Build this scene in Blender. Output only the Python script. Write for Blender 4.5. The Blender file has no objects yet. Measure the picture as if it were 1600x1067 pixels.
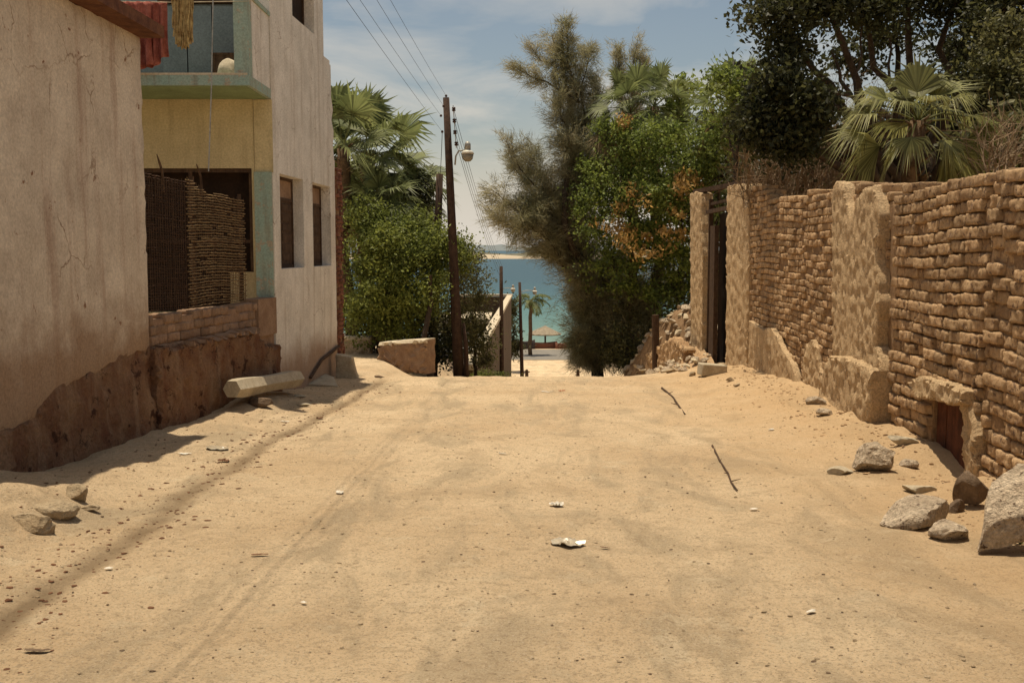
import bpy, bmesh, math, random
import numpy as np
from mathutils import Vector, Matrix, noise
from mathutils.geometry import delaunay_2d_cdt
random.seed(7); RNG = np.random.default_rng(7)
R = math.radians
S = bpy.context.scene
COL = S.collection
# ------------------------------------------------------------------ camera
EYE = 1.6; PITCH = math.atan((533.5-390)/1600)
cam = bpy.data.objects.new('camera', bpy.data.cameras.new('camera')); COL.objects.link(cam)
cam.location = (0, 0, EYE); cam.rotation_euler = (R(90)-PITCH, 0, 0)
cam.data.lens = 36; cam.data.sensor_width = 36; cam.data.clip_end = 20000; cam.data.clip_start = .05
S.camera = cam
# ------------------------------------------------------------------ light
SUNV = Vector((-.118, .12, 1)).normalized()
sun = bpy.data.objects.new('sun', bpy.data.lights.new('sun', 'SUN')); COL.objects.link(sun)
sun.data.energy = 4.5; sun.data.angle = R(.65); sun.data.color = (1, .875, .68)
sun.rotation_euler = SUNV.to_track_quat('Z', 'Y').to_euler()
S.view_settings.view_transform = 'Standard'; S.view_settings.look = 'None'
S.view_settings.exposure = 0.16; S.view_settings.gamma = 1
W_ = bpy.data.worlds.new('World'); S.world = W_; W_.use_nodes = True
nt = W_.node_tree; nt.nodes.clear()
def nn(t, ty, **k):
    n = t.nodes.new(ty)
    for a, b in k.items():
        if a == 'ins':
            for i, v in b.items(): n.inputs[i].default_value = v
        else: setattr(n, a, b)
    return n
def lk(t, a, b): t.links.new(a, b)
sky = nn(nt, 'ShaderNodeTexSky', sky_type='NISHITA', sun_disc=False)
sky.sun_elevation = math.asin(SUNV.z); sky.sun_rotation = math.atan2(SUNV.x, SUNV.y)
sky.air_density = 1.0; sky.dust_density = 1.6; sky.ozone_density = 1.0
tc = nn(nt, 'ShaderNodeTexCoord')
sp = nn(nt, 'ShaderNodeSeparateXYZ'); lk(nt, tc.outputs['Generated'], sp.inputs[0])
# project the view direction on a high flat layer so that clouds foreshorten towards the horizon
zz = nn(nt, 'ShaderNodeMath', operation='MAXIMUM', ins={1: .02}); lk(nt, sp.outputs[2], zz.inputs[0])
za = nn(nt, 'ShaderNodeMath', operation='ADD', ins={1: .10}); lk(nt, zz.outputs[0], za.inputs[0])
dx = nn(nt, 'ShaderNodeMath', operation='DIVIDE'); lk(nt, sp.outputs[0], dx.inputs[0]); lk(nt, za.outputs[0], dx.inputs[1])
dy = nn(nt, 'ShaderNodeMath', operation='DIVIDE'); lk(nt, sp.outputs[1], dy.inputs[0]); lk(nt, za.outputs[0], dy.inputs[1])
cb = nn(nt, 'ShaderNodeCombineXYZ', ins={2: 3.1}); lk(nt, dx.outputs[0], cb.inputs[0]); lk(nt, dy.outputs[0], cb.inputs[1])
no = nn(nt, 'ShaderNodeTexNoise', ins={'Scale': 1.15, 'Detail': 7, 'Roughness': .55, 'Distortion': .5}); lk(nt, cb.outputs[0], no.inputs['Vector'])
cr = nn(nt, 'ShaderNodeValToRGB'); cr.color_ramp.elements[0].position = .44; cr.color_ramp.elements[1].position = .72
lk(nt, no.outputs[0], cr.inputs[0])
# low cloud bank near the horizon
hb = nn(nt, 'ShaderNodeMapRange', ins={1: .02, 2: .17, 3: .95, 4: .0}); lk(nt, sp.outputs[2], hb.inputs[0])
n2 = nn(nt, 'ShaderNodeTexNoise', ins={'Scale': 5.0, 'Detail': 5}); 
mp = nn(nt, 'ShaderNodeMapping'); mp.inputs['Scale'].default_value = (1, 1, 2.4); lk(nt, tc.outputs['Generated'], mp.inputs[0]); lk(nt, mp.outputs[0], n2.inputs['Vector'])
r2 = nn(nt, 'ShaderNodeMapRange', ins={1: .32, 2: .62, 3: -.25, 4: .35}); lk(nt, n2.outputs[0], r2.inputs[0])
ad = nn(nt, 'ShaderNodeMath', operation='ADD', use_clamp=True); lk(nt, hb.outputs[0], ad.inputs[0]); lk(nt, r2.outputs[0], ad.inputs[1])
hs = nn(nt, 'ShaderNodeMath', operation='MULTIPLY'); lk(nt, ad.outputs[0], hs.inputs[0]); lk(nt, hb.outputs[0], hs.inputs[1])
mx = nn(nt, 'ShaderNodeMath', operation='MAXIMUM'); 
m5 = nn(nt, 'ShaderNodeMath', operation='MULTIPLY', ins={1: .75}); lk(nt, cr.outputs[0], m5.inputs[0])
lk(nt, m5.outputs[0], mx.inputs[0]); lk(nt, hs.outputs[0], mx.inputs[1])
tint = nn(nt, 'ShaderNodeMix', data_type='RGBA', blend_type='MULTIPLY'); tint.inputs[0].default_value = 1
tint.inputs[7].default_value = (1.0, .90, .76, 1)
lk(nt, sky.outputs[0], tint.inputs[6])
mixc = nn(nt, 'ShaderNodeMix', data_type='RGBA'); mixc.inputs[7].default_value = (7.0, 6.4, 5.5, 1)
lk(nt, mx.outputs[0], mixc.inputs[0]); lk(nt, tint.outputs[2], mixc.inputs[6])
bg = nn(nt, 'ShaderNodeBackground', ins={1: .092}); lk(nt, mixc.outputs[2], bg.inputs[0])
wo = nn(nt, 'ShaderNodeOutputWorld'); lk(nt, bg.outputs[0], wo.inputs[0])

# ------------------------------------------------------------------ pixel -> place helpers
cp, sn = math.cos(PITCH), math.sin(PITCH)
def ray(px, py):
    u, v = (px-800)/1600, (533.5-py)/1600
    return Vector((u, v*sn+cp, v*cp-sn))
def P(px, py, Y):
    d = ray(px, py); return Vector((0, 0, EYE)) + d*(Y/d.y)
def sm(a, b, x):
    t = np.clip((np.asarray(x, float)-a)/(b-a), 0, 1); return t*t*(3-2*t)
KY = [-40, 0, 17.5, 19, 20.5, 22, 30, 80, 90, 105, 123, 132, 150, 400]
KH = [.0, 1.6, 2.39, 2.47, 2.58, 2.76, 3.80, 10.35, 10.95, 11.33, 11.95, 12.35, 14, 20]
def fbm(x, y, sc, seed=0):
    x = np.asarray(x, float)*sc+seed*17.3; y = np.asarray(y, float)*sc+seed*9.1
    r = np.zeros(np.broadcast(x, y).shape); a = 1.
    for k in range(4):
        xi, yi = np.floor(x), np.floor(y); fx, fy = x-xi, y-yi; fx = fx*fx*(3-2*fx); fy = fy*fy*(3-2*fy)
        def h(i, j):
            v = np.sin(i*127.1+j*311.7+k*74.7+seed*13.7)*43758.5453; return v-np.floor(v)
        r += a*((h(xi, yi)*(1-fx)+h(xi+1, yi)*fx)*(1-fy)+(h(xi, yi+1)*(1-fx)+h(xi+1, yi+1)*fx)*fy-.5)
        x, y, a = x*2.03+5.1, y*2.03+1.7, a*.5
    return r
GROOVE = None
def ground_z(x, y, fine=True):
    x = np.asarray(x, float); y = np.asarray(y, float)
    hc = np.interp(y, KY, KH)
    hs_ = np.where(y < 30, 1.6+.045*y, 2.95+.125*(y-30))
    hs_ = np.where(y > 80, np.maximum(hc-.3, 0), hs_); hs_ = np.minimum(hs_, hc)
    wl = sm(-2.2, -3.4, x)*sm(85, 60, y)
    h = hc*(1-wl)+hs_*wl
    wr = sm(2.6, 4.2, x)*sm(60, 24, y)
    h = h - wr*.16*sm(5, 16, y)
    wr2 = sm(5, 7, x)*sm(70, 50, y)*(y > 18)
    h = h*(1-wr2)+np.minimum(hs_, h)*wr2
    h = h - sm(-2.9, -3.6, x)*sm(10, 7.2, y)*sm(2, 5, y)*.16*(1+fbm(x, y, 1.6, 5))
    z = EYE-h
    z = z + .05*fbm(x, y, .35, 1)*sm(26, 20, y)
    if fine:
        near = sm(30, 20, y)
        z = z + near*(.030*fbm(x, y, 2.2, 2)+.015*fbm(x, y, 8, 3)+.012*np.maximum(fbm(x, y, 5.5, 12), .25))
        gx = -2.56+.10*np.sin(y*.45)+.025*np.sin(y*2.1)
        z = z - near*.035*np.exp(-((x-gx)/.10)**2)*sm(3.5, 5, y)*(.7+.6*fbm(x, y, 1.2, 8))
        # wheel ruts
        for rx, w in ((-1.0, .16), (.75, .16), (1.9, .12)):
            z = z - near*.014*np.exp(-((x-rx-.15*np.sin(y*.3))/w)**2)
        z = z - .15*np.exp(-(((x-3.95)/.42)**2+((y-9.1)/.5)**2))
        z = z + .20*np.exp(-(((x+3.75)/.5)**2+((y-14.6)/1.6)**2))
        # dirt bank against the right wall
        z = z + near*.07*sm(3.2, 4.4, x)*(1+.8*fbm(x, y, 2.5, 6))
    return z
def gz(x, y): return float(ground_z(x, y))
def G(px, py, lift=0.0):
    d = ray(px, py); t = 2.5
    while t < 200:
        p = Vector((0, 0, EYE))+d*t
        if p.z < gz(p.x, p.y):
            a, b = t-.05*max(1, t/20), t
            for _ in range(14):
                m = (a+b)/2; q = Vector((0, 0, EYE))+d*m
                if q.z < gz(q.x, q.y): b = m
                else: a = m
            q = Vector((0, 0, EYE))+d*b; q.z += lift; return q
        t += .05*max(1, t/20)
    return p
class Plane:
    """vertical wall plane through a (towards b); n faces the street side (sign picks it)"""
    def __init__(s, a, b, side):
        s.o = Vector((a[0], a[1], 0)); s.d = Vector((b[0]-a[0], b[1]-a[1], 0)).normalized()
        s.n = Vector((s.d.y, -s.d.x, 0)); s.len = math.hypot(b[0]-a[0], b[1]-a[1])
        if s.n.x*side < 0: s.n = -s.n
    def px(s, x, y):
        r = ray(x, y); e = Vector((0, 0, EYE)); t = (s.o-e).dot(s.n)/r.dot(s.n); q = e+r*t
        return ((q-s.o).dot(s.d), q.z)
    def w(s, u, z, off=0): 
        q = s.o+s.d*u+s.n*off; return Vector((q.x, q.y, z))

# ------------------------------------------------------------------ mesh builder
class MB:
    def __init__(s): s.v = []; s.f = []; s.n = 0
    def add(s, v, f):
        v = np.asarray(v, float).reshape(-1, 3)
        if isinstance(f, np.ndarray): s.f.append(f+s.n)
        else:
            for k in set(len(q) for q in f): s.f.append(np.array([q for q in f if len(q) == k])+s.n)
        s.v.append(v); s.n += len(v)
    def box(s, c, sz, rot=None, rz=0):
        h = np.array(sz)/2; v = np.array([[x, y, z] for x in (-1, 1) for y in (-1, 1) for z in (-1, 1)])*h
        m = rot if rot is not None else Matrix.Rotation(rz, 3, 'Z')
        v = v@np.array(m).T+np.array(c)
        s.add(v, [(0, 1, 3, 2), (4, 6, 7, 5), (0, 4, 5, 1), (2, 3, 7, 6), (0, 2, 6, 4), (1, 5, 7, 3)])
    def pbox(s, pl, u0, u1, z0, z1, o0, o1):
        v = [pl.w(u, z, o) for u in (u0, u1) for o in (o0, o1) for z in (z0, z1)]
        s.add(v, [(0, 1, 3, 2), (4, 6, 7, 5), (0, 4, 5, 1), (2, 3, 7, 6), (0, 2, 6, 4), (1, 5, 7, 3)])
    def tube(s, pts, rad, n=6, cap=True):
        pts = [Vector(p) for p in pts]; m = len(pts)
        if not hasattr(rad, '__len__'): rad = [rad]*m
        a = np.arange(n)*2*math.pi/n; vs = []
        ref = Vector((0, 0, 1)) if abs((pts[-1]-pts[0]).normalized().z) < .9 else Vector((1, 0, 0))
        for i, p in enumerate(pts):
            t = (pts[min(i+1, m-1)]-pts[max(i-1, 0)])
            if t.length < 1e-9: t = Vector((0, 0, 1))
            t.normalize(); b = t.cross(ref)
            if b.length < 1e-4: b = t.cross(Vector((0, 1, 0)))
            b.normalize(); c = b.cross(t)
            vs.append(np.array(p)+rad[i]*(np.outer(np.cos(a), np.array(b))+np.outer(np.sin(a), np.array(c))))
        i0 = np.arange(m-1)[:, None]*n; j = np.arange(n)[None]; j2 = (j+1) % n
        f = np.stack([i0+j, i0+j2, i0+n+j2, i0+n+j], -1).reshape(-1, 4)
        k = s.n; s.add(np.concatenate(vs), f)
        if cap: s.f.append(np.array([[k+q for q in range(n)][::-1]])); s.f.append(np.array([[k+(m-1)*n+q for q in range(n)]]))
    def build(s, name, mat, parent=None, smooth=False, loc=None):
        V = np.concatenate(s.v); o = np.zeros(3)
        if parent is not None:
            pp_ = parent
            while pp_ is not None: o = o+np.array(pp_.location); pp_ = pp_.parent
        elif loc is not None: o = np.array(loc)
        me = bpy.data.meshes.new(name); me.vertices.add(len(V)); me.vertices.foreach_set('co', (V-o).ravel())
        F = [f for f in s.f if len(f)]
        loops = np.concatenate([f.ravel() for f in F]); tot = np.concatenate([np.full(len(f), f.shape[1]) for f in F])
        st = np.concatenate([[0], np.cumsum(tot)[:-1]])
        me.loops.add(len(loops)); me.loops.foreach_set('vertex_index', loops.astype(np.int32))
        me.polygons.add(len(tot)); me.polygons.foreach_set('loop_start', st.astype(np.int32)); me.polygons.foreach_set('loop_total', tot.astype(np.int32))
        me.polygons.foreach_set('use_smooth', np.full(len(tot), (smooth or len(tot) < 60000) and name not in ('crown', 'dead_leaves'), dtype=bool))
        me.update(calc_edges=True); me.validate()
        if not smooth and len(tot) < 60000 and name not in ('crown', 'dead_leaves'): me.set_sharp_from_angle(angle=R(32))
        me.materials.append(mat)
        ob = bpy.data.objects.new(name, me); COL.objects.link(ob)
        if parent is not None: ob.parent = parent
        elif loc is not None: ob.location = loc
        return ob
def tag(o, label, cat, group=None, kind=None):
    if label: o['label'] = label
    if cat: o['category'] = cat
    if group: o['group'] = group
    if kind: o['kind'] = kind
    return o
def thing(name, loc, label, cat, group=None):
    o = bpy.data.objects.new(name, None); o.location = loc; o.empty_display_size = .2; COL.objects.link(o); return tag(o, label, cat, group)
def struct(o): o['kind'] = 'structure'; return o
# rounded block template
def block_tmpl(nx, ny, nz):
    bm = bmesh.new(); vs = {}; fs = []
    def g(i, j, k):
        key = (i, j, k)
        if key not in vs: vs[key] = len(vs)
        return vs[key]
    for i in range(nx):
        for j in range(ny): fs += [(g(i, j, 0), g(i, j+1, 0), g(i+1, j+1, 0), g(i+1, j, 0)), (g(i, j, nz), g(i+1, j, nz), g(i+1, j+1, nz), g(i, j+1, nz))]
    for i in range(nx):
        for k in range(nz): fs += [(g(i, 0, k), g(i+1, 0, k), g(i+1, 0, k+1), g(i, 0, k+1)), (g(i, ny, k), g(i, ny, k+1), g(i+1, ny, k+1), g(i+1, ny, k))]
    for j in range(ny):
        for k in range(nz): fs += [(g(0, j, k), g(0, j, k+1), g(0, j+1, k+1), g(0, j+1, k)), (g(nx, j, k), g(nx, j+1, k), g(nx, j+1, k+1), g(nx, j, k+1))]
    bm.free(); V = np.zeros((len(vs), 3))
    for (i, j, k), q in vs.items(): V[q] = (2*i/nx-1, 2*j/ny-1, 2*k/nz-1)
    return V, np.array(fs)
BT = block_tmpl(12, 3, 5)
def rnd_round(V, hs, r):
    """round a box of half sizes hs with corner radius r"""
    p = V*hs; inner = np.clip(p, -(hs-r), hs-r); d = p-inner; l = np.linalg.norm(d, axis=1, keepdims=True); l[l < 1e-9] = 1
    return inner+d/l*np.minimum(r, np.linalg.norm(d, axis=1, keepdims=True)) 
def vnoise(V, sc, amp, seed):
    out = np.zeros_like(V)
    for i, p in enumerate(V): out[i] = noise.noise_vector(Vector(p*sc+seed*3.7))
    return V+out*amp
def blocks(mb, pl, u0, u1, z0, topf, L=.38, H=.115, depth=.40, skip=None, warp=.02, out=None, seed=0, gap=.012, erode=.35):
    rr = random.Random(seed); c = 0; z = z0
    while z < 6:
        u = u0-rr.random()*L*.8
        while u < u1:
            l = L*rr.uniform(.72, 1.1); a, b = max(u, u0), min(u+l, u1); u += l
            if b-a < .07: continue
            m = (a+b)/2; zc = z+H/2+warp*math.sin(m*.9+seed)+warp*.5*math.sin(m*2.3+z*2)+rr.uniform(-.006, .006)
            if zc+H*.4 > topf(m)+.07*noise.noise(Vector((m*2.3, seed, 1))): continue
            if skip and skip(m, zc, (b-a)/2): continue
            hs = np.array([(b-a)/2-gap*rr.uniform(-.1, .6), depth/2, H/2-gap*rr.uniform(.1, .5)])
            V = rnd_round(BT[0], hs, min(hs)*rr.uniform(.22, .48)); V = vnoise(V, 17, .013, seed+c*.37+z*5); 
            if rr.random() < erode: V[:, 1] -= np.sign(V[:, 1])*rr.uniform(0, .05)
            ang = rr.uniform(-.03, .03); ca, sa = math.cos(ang), math.sin(ang)
            X = V[:, 0]*ca-V[:, 2]*sa; Z = V[:, 0]*sa+V[:, 2]*ca
            o = -depth/2+rr.uniform(-.014, .014)+(out(m, zc) if out else 0)
            base = np.array(pl.o); d = np.array(pl.d); n = np.array(pl.n)
            Wd = base+np.outer(m+X, d)+np.outer(o+V[:, 1], n); Wd[:, 2] = zc+Z
            mb.add(Wd, BT[1]); c += 1
        z += H
    return c
def inside(pt, poly):
    x, y = pt; c = False; j = len(poly)-1
    for i in range(len(poly)):
        xi, yi = poly[i]; xj, yj = poly[j]
        if (yi > y) != (yj > y) and x < (xj-xi)*(y-yi)/(yj-yi)+xi: c = not c
        j = i
    return c
def patch(mb, pl, poly, front, back, step=.08, jag=.012, rough=.01, edge=.5, seed=0, taper=None, nsc=5):
    """solid plate in plane pl: outline poly (u,z), front face at offset 'front', back at 'back'; ragged rim, uneven face"""
    rr = random.Random(seed); out = []
    m = len(poly)
    for i in range(m):
        a, b = poly[i], poly[(i+1) % m]; l = math.hypot(b[0]-a[0], b[1]-a[1]); k = max(1, int(l/step))
        for q in range(k):
            t = q/k; x, y = a[0]+(b[0]-a[0])*t, a[1]+(b[1]-a[1])*t
            if q or True:
                nx, ny = (b[1]-a[1])/max(l, 1e-6), -(b[0]-a[0])/max(l, 1e-6)
                w = jag*(noise.noise(Vector((x*6, y*6, seed)))*1.6+rr.uniform(-.5, .5)); x += nx*w; y += ny*w
            out.append((x, y))
    us = [p[0] for p in out]; zs = [p[1] for p in out]; inn = []
    u = min(us)+step*.5
    while u < max(us):
        z = min(zs)+step*.5
        while z < max(zs):
            q = (u+rr.uniform(-.3, .3)*step, z+rr.uniform(-.3, .3)*step)
            if inside(q, out): inn.append(q)
            z += step
        u += step
    V2 = [Vector(p) for p in out+inn]; no_ = len(out)
    r = delaunay_2d_cdt(V2, [], [list(range(no_))], 1, 1e-5)
    vv, ff, orig = r[0], r[2], r[3]
    rim = [any(o < no_ for o in og) if og else True for og in orig]
    W = []
    for p, isr in zip(vv, rim):
        d = (noise.noise(Vector((p.x*nsc, p.y*nsc, seed*1.3)))+.5*noise.noise(Vector((p.x*nsc*3, p.y*nsc*3, seed))))*rough
        o = back+(front-back)*edge+d*.3 if isr else front+d
        if taper: o += taper(p.x, p.y)
        W.append(pl.w(p.x, p.y, o))
    nf = len(W)
    # orientation
    def nrm(f):
        a, b, c = W[f[0]], W[f[1]], W[f[2]]; return (b-a).cross(c-a).dot(pl.n)
    faces = [tuple(f) if nrm(f) > 0 else tuple(f)[::-1] for f in ff]
    ec = {}
    for f in faces:
        for i in range(len(f)): ec[(f[i], f[(i+1) % len(f)])] = 1
    bnd = [e for e in ec if (e[1], e[0]) not in ec]
    idx = {}
    for e in bnd:
        for q in e:
            if q not in idx: idx[q] = len(W); W.append(pl.w(vv[q].x, vv[q].y, back))
    faces += [(e[1], e[0], idx[e[0]], idx[e[1]]) for e in bnd]
    mb.add([tuple(w) for w in W], faces)

# ------------------------------------------------------------------ materials
MATS = {}
def C4(c): return (c[0], c[1], c[2], 1)
def mat(name, c1, c2=None, sc=6, rough=.9, bump=.3, bsc=40, dist=.01, island=0, streak=None, spots=None, spot_sc=14, spot_t=.62, band=None, detail=6, spec=.2, metal=0, trans=0, vor=None, low=None, cracks=None, grain=.30):
    m = bpy.data.materials.new(name); m.use_nodes = True; t = m.node_tree; t.nodes.clear()
    geo = nn(t, 'ShaderNodeNewGeometry'); pos = geo.outputs['Position']
    c2 = c2 or tuple(x*.7 for x in c1)
    n1 = nn(t, 'ShaderNodeTexNoise', ins={'Scale': sc, 'Detail': detail, 'Roughness': .6}); lk(t, pos, n1.inputs['Vector'])
    r1 = nn(t, 'ShaderNodeMapRange', ins={1: .35, 2: .65}); lk(t, n1.outputs[0], r1.inputs[0])
    cur = nn(t, 'ShaderNodeMix', data_type='RGBA'); cur.inputs[6].default_value = C4(c1); cur.inputs[7].default_value = C4(c2); lk(t, r1.outputs[0], cur.inputs[0]); cur = cur.outputs[2]
    def over(fac, col, cur):
        x = nn(t, 'ShaderNodeMix', data_type='RGBA'); x.inputs[7].default_value = C4(col); lk(t, fac, x.inputs[0]); lk(t, cur, x.inputs[6]); return x.outputs[2]
    if streak:   # vertical water stains: (colour, amount, horizontal scale)
        mp = nn(t, 'ShaderNodeMapping'); mp.inputs['Scale'].default_value = (streak[2], streak[2], streak[2]*.09); lk(t, pos, mp.inputs[0])
        ns = nn(t, 'ShaderNodeTexNoise', ins={'Scale': 1, 'Detail': 5, 'Roughness': .65}); lk(t, mp.outputs[0], ns.inputs['Vector'])
        rs = nn(t, 'ShaderNodeMapRange', ins={1: .5, 2: .72, 3: 0, 4: streak[1]}); lk(t, ns.outputs[0], rs.inputs[0]); cur = over(rs.outputs[0], streak[0], cur)
    if spots:
        ns = nn(t, 'ShaderNodeTexNoise', ins={'Scale': spot_sc, 'Detail': 4, 'Roughness': .7}); lk(t, pos, ns.inputs['Vector'])
        rs = nn(t, 'ShaderNodeMapRange', ins={1: spot_t, 2: spot_t+.05}); lk(t, ns.outputs[0], rs.inputs[0]); cur = over(rs.outputs[0], spots, cur)
    if low:      # rising damp / splashed dirt with a ragged upper rim: (colour, z where it ends, softness, noise)
        sx = nn(t, 'ShaderNodeSeparateXYZ'); lk(t, pos, sx.inputs[0])
        ns = nn(t, 'ShaderNodeTexNoise', ins={'Scale': 1.3, 'Detail': 6, 'Roughness': .65}); lk(t, pos, ns.inputs['Vector'])
        ma = nn(t, 'ShaderNodeMath', operation='MULTIPLY_ADD', ins={1: low[3], 2: 0}); lk(t, ns.outputs[0], ma.inputs[0])
        sb = nn(t, 'ShaderNodeMath', operation='SUBTRACT'); lk(t, sx.outputs[2], sb.inputs[0]); lk(t, ma.outputs[0], sb.inputs[1])
        rs = nn(t, 'ShaderNodeMapRange', ins={1: low[1]-low[3]/2+low[2], 2: low[1]-low[3]/2-low[2], 3: 0, 4: .85}); lk(t, sb.outputs[0], rs.inputs[0]); cur = over(rs.outputs[0], low[0], cur)
    if cracks:   # thin wandering cracks: (colour, scale, width)
        nd = nn(t, 'ShaderNodeTexNoise', ins={'Scale': cracks[1]*2.5, 'Detail': 5}); lk(t, pos, nd.inputs['Vector'])
        va = nn(t, 'ShaderNodeVectorMath', operation='MULTIPLY_ADD'); va.inputs[1].default_value = (.5, .5, .5); lk(t, nd.outputs['Color'], va.inputs[0]); lk(t, pos, va.inputs[2])
        vo = nn(t, 'ShaderNodeTexVoronoi', feature='DISTANCE_TO_EDGE', ins={'Scale': cracks[1]}); lk(t, va.outputs[0], vo.inputs['Vector'])
        c1_ = nn(t, 'ShaderNodeMapRange', ins={1: cracks[2], 2: cracks[2]*.2}); lk(t, vo.outputs['Distance'], c1_.inputs[0])
        nm = nn(t, 'ShaderNodeTexNoise', ins={'Scale': cracks[1]*.9, 'Detail': 2}); lk(t, pos, nm.inputs['Vector'])
        c2_ = nn(t, 'ShaderNodeMapRange', ins={1: .5, 2: .6, 4: .8}); lk(t, nm.outputs[0], c2_.inputs[0])
        mm = nn(t, 'ShaderNodeMath', operation='MULTIPLY'); lk(t, c1_.outputs[0], mm.inputs[0]); lk(t, c2_.outputs[0], mm.inputs[1]); cur = over(mm.outputs[0], cracks[0], cur)
    if grain and bump:
        ng = nn(t, 'ShaderNodeTexNoise', ins={'Scale': 34, 'Detail': 6, 'Roughness': .8}); lk(t, pos, ng.inputs['Vector'])
        rg = nn(t, 'ShaderNodeMapRange', ins={1: .3, 2: .7, 3: 1-grain, 4: 1+grain}); lk(t, ng.outputs[0], rg.inputs[0])
        hg = nn(t, 'ShaderNodeHueSaturation'); lk(t, rg.outputs[0], hg.inputs['Value']); lk(t, cur, hg.inputs['Color']); cur = hg.outputs[0]
    if island:
        mr = nn(t, 'ShaderNodeMapRange', ins={3: 1-island, 4: 1+island}); lk(t, geo.outputs['Random Per Island'], mr.inputs[0])
        hv = nn(t, 'ShaderNodeHueSaturation'); lk(t, mr.outputs[0], hv.inputs['Value']); lk(t, cur, hv.inputs['Color']); cur = hv.outputs[0]
    b = nn(t, 'ShaderNodeBsdfPrincipled', ins={'Roughness': rough, 'Metallic': metal}); b.inputs['Specular IOR Level'].default_value = spec
    lk(t, cur, b.inputs['Base Color'])
    if bump:
        nb = nn(t, 'ShaderNodeTexNoise', ins={'Scale': bsc, 'Detail': 5, 'Roughness': .7}); lk(t, pos, nb.inputs['Vector']); hgt = nb.outputs[0]
        if vor:
            vo = nn(t, 'ShaderNodeTexVoronoi', ins={'Scale': vor}); lk(t, pos, vo.inputs['Vector'])
            a_ = nn(t, 'ShaderNodeMath', operation='ADD'); lk(t, nb.outputs[0], a_.inputs[0]); lk(t, vo.outputs[0], a_.inputs[1]); hgt = a_.outputs[0]
        bp = nn(t, 'ShaderNodeBump', ins={'Strength': bump, 'Distance': dist}); lk(t, hgt, bp.inputs['Height']); lk(t, bp.outputs[0], b.inputs['Normal'])
    o = nn(t, 'ShaderNodeOutputMaterial')
    if trans:
        tr = nn(t, 'ShaderNodeBsdfTranslucent'); lk(t, cur, tr.inputs[0]); ms = nn(t, 'ShaderNodeMixShader', ins={0: trans}); lk(t, b.outputs[0], ms.inputs[1]); lk(t, tr.outputs[0], ms.inputs[2]); lk(t, ms.outputs[0], o.inputs[0])
    else: lk(t, b.outputs[0], o.inputs[0])
    return m
def leafmat(name, c1, c2, isl=.45, sc=1.2): return mat(name, c1, c2, sc=sc, rough=.55, bump=0, island=isl, spec=.3, trans=.45)
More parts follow.
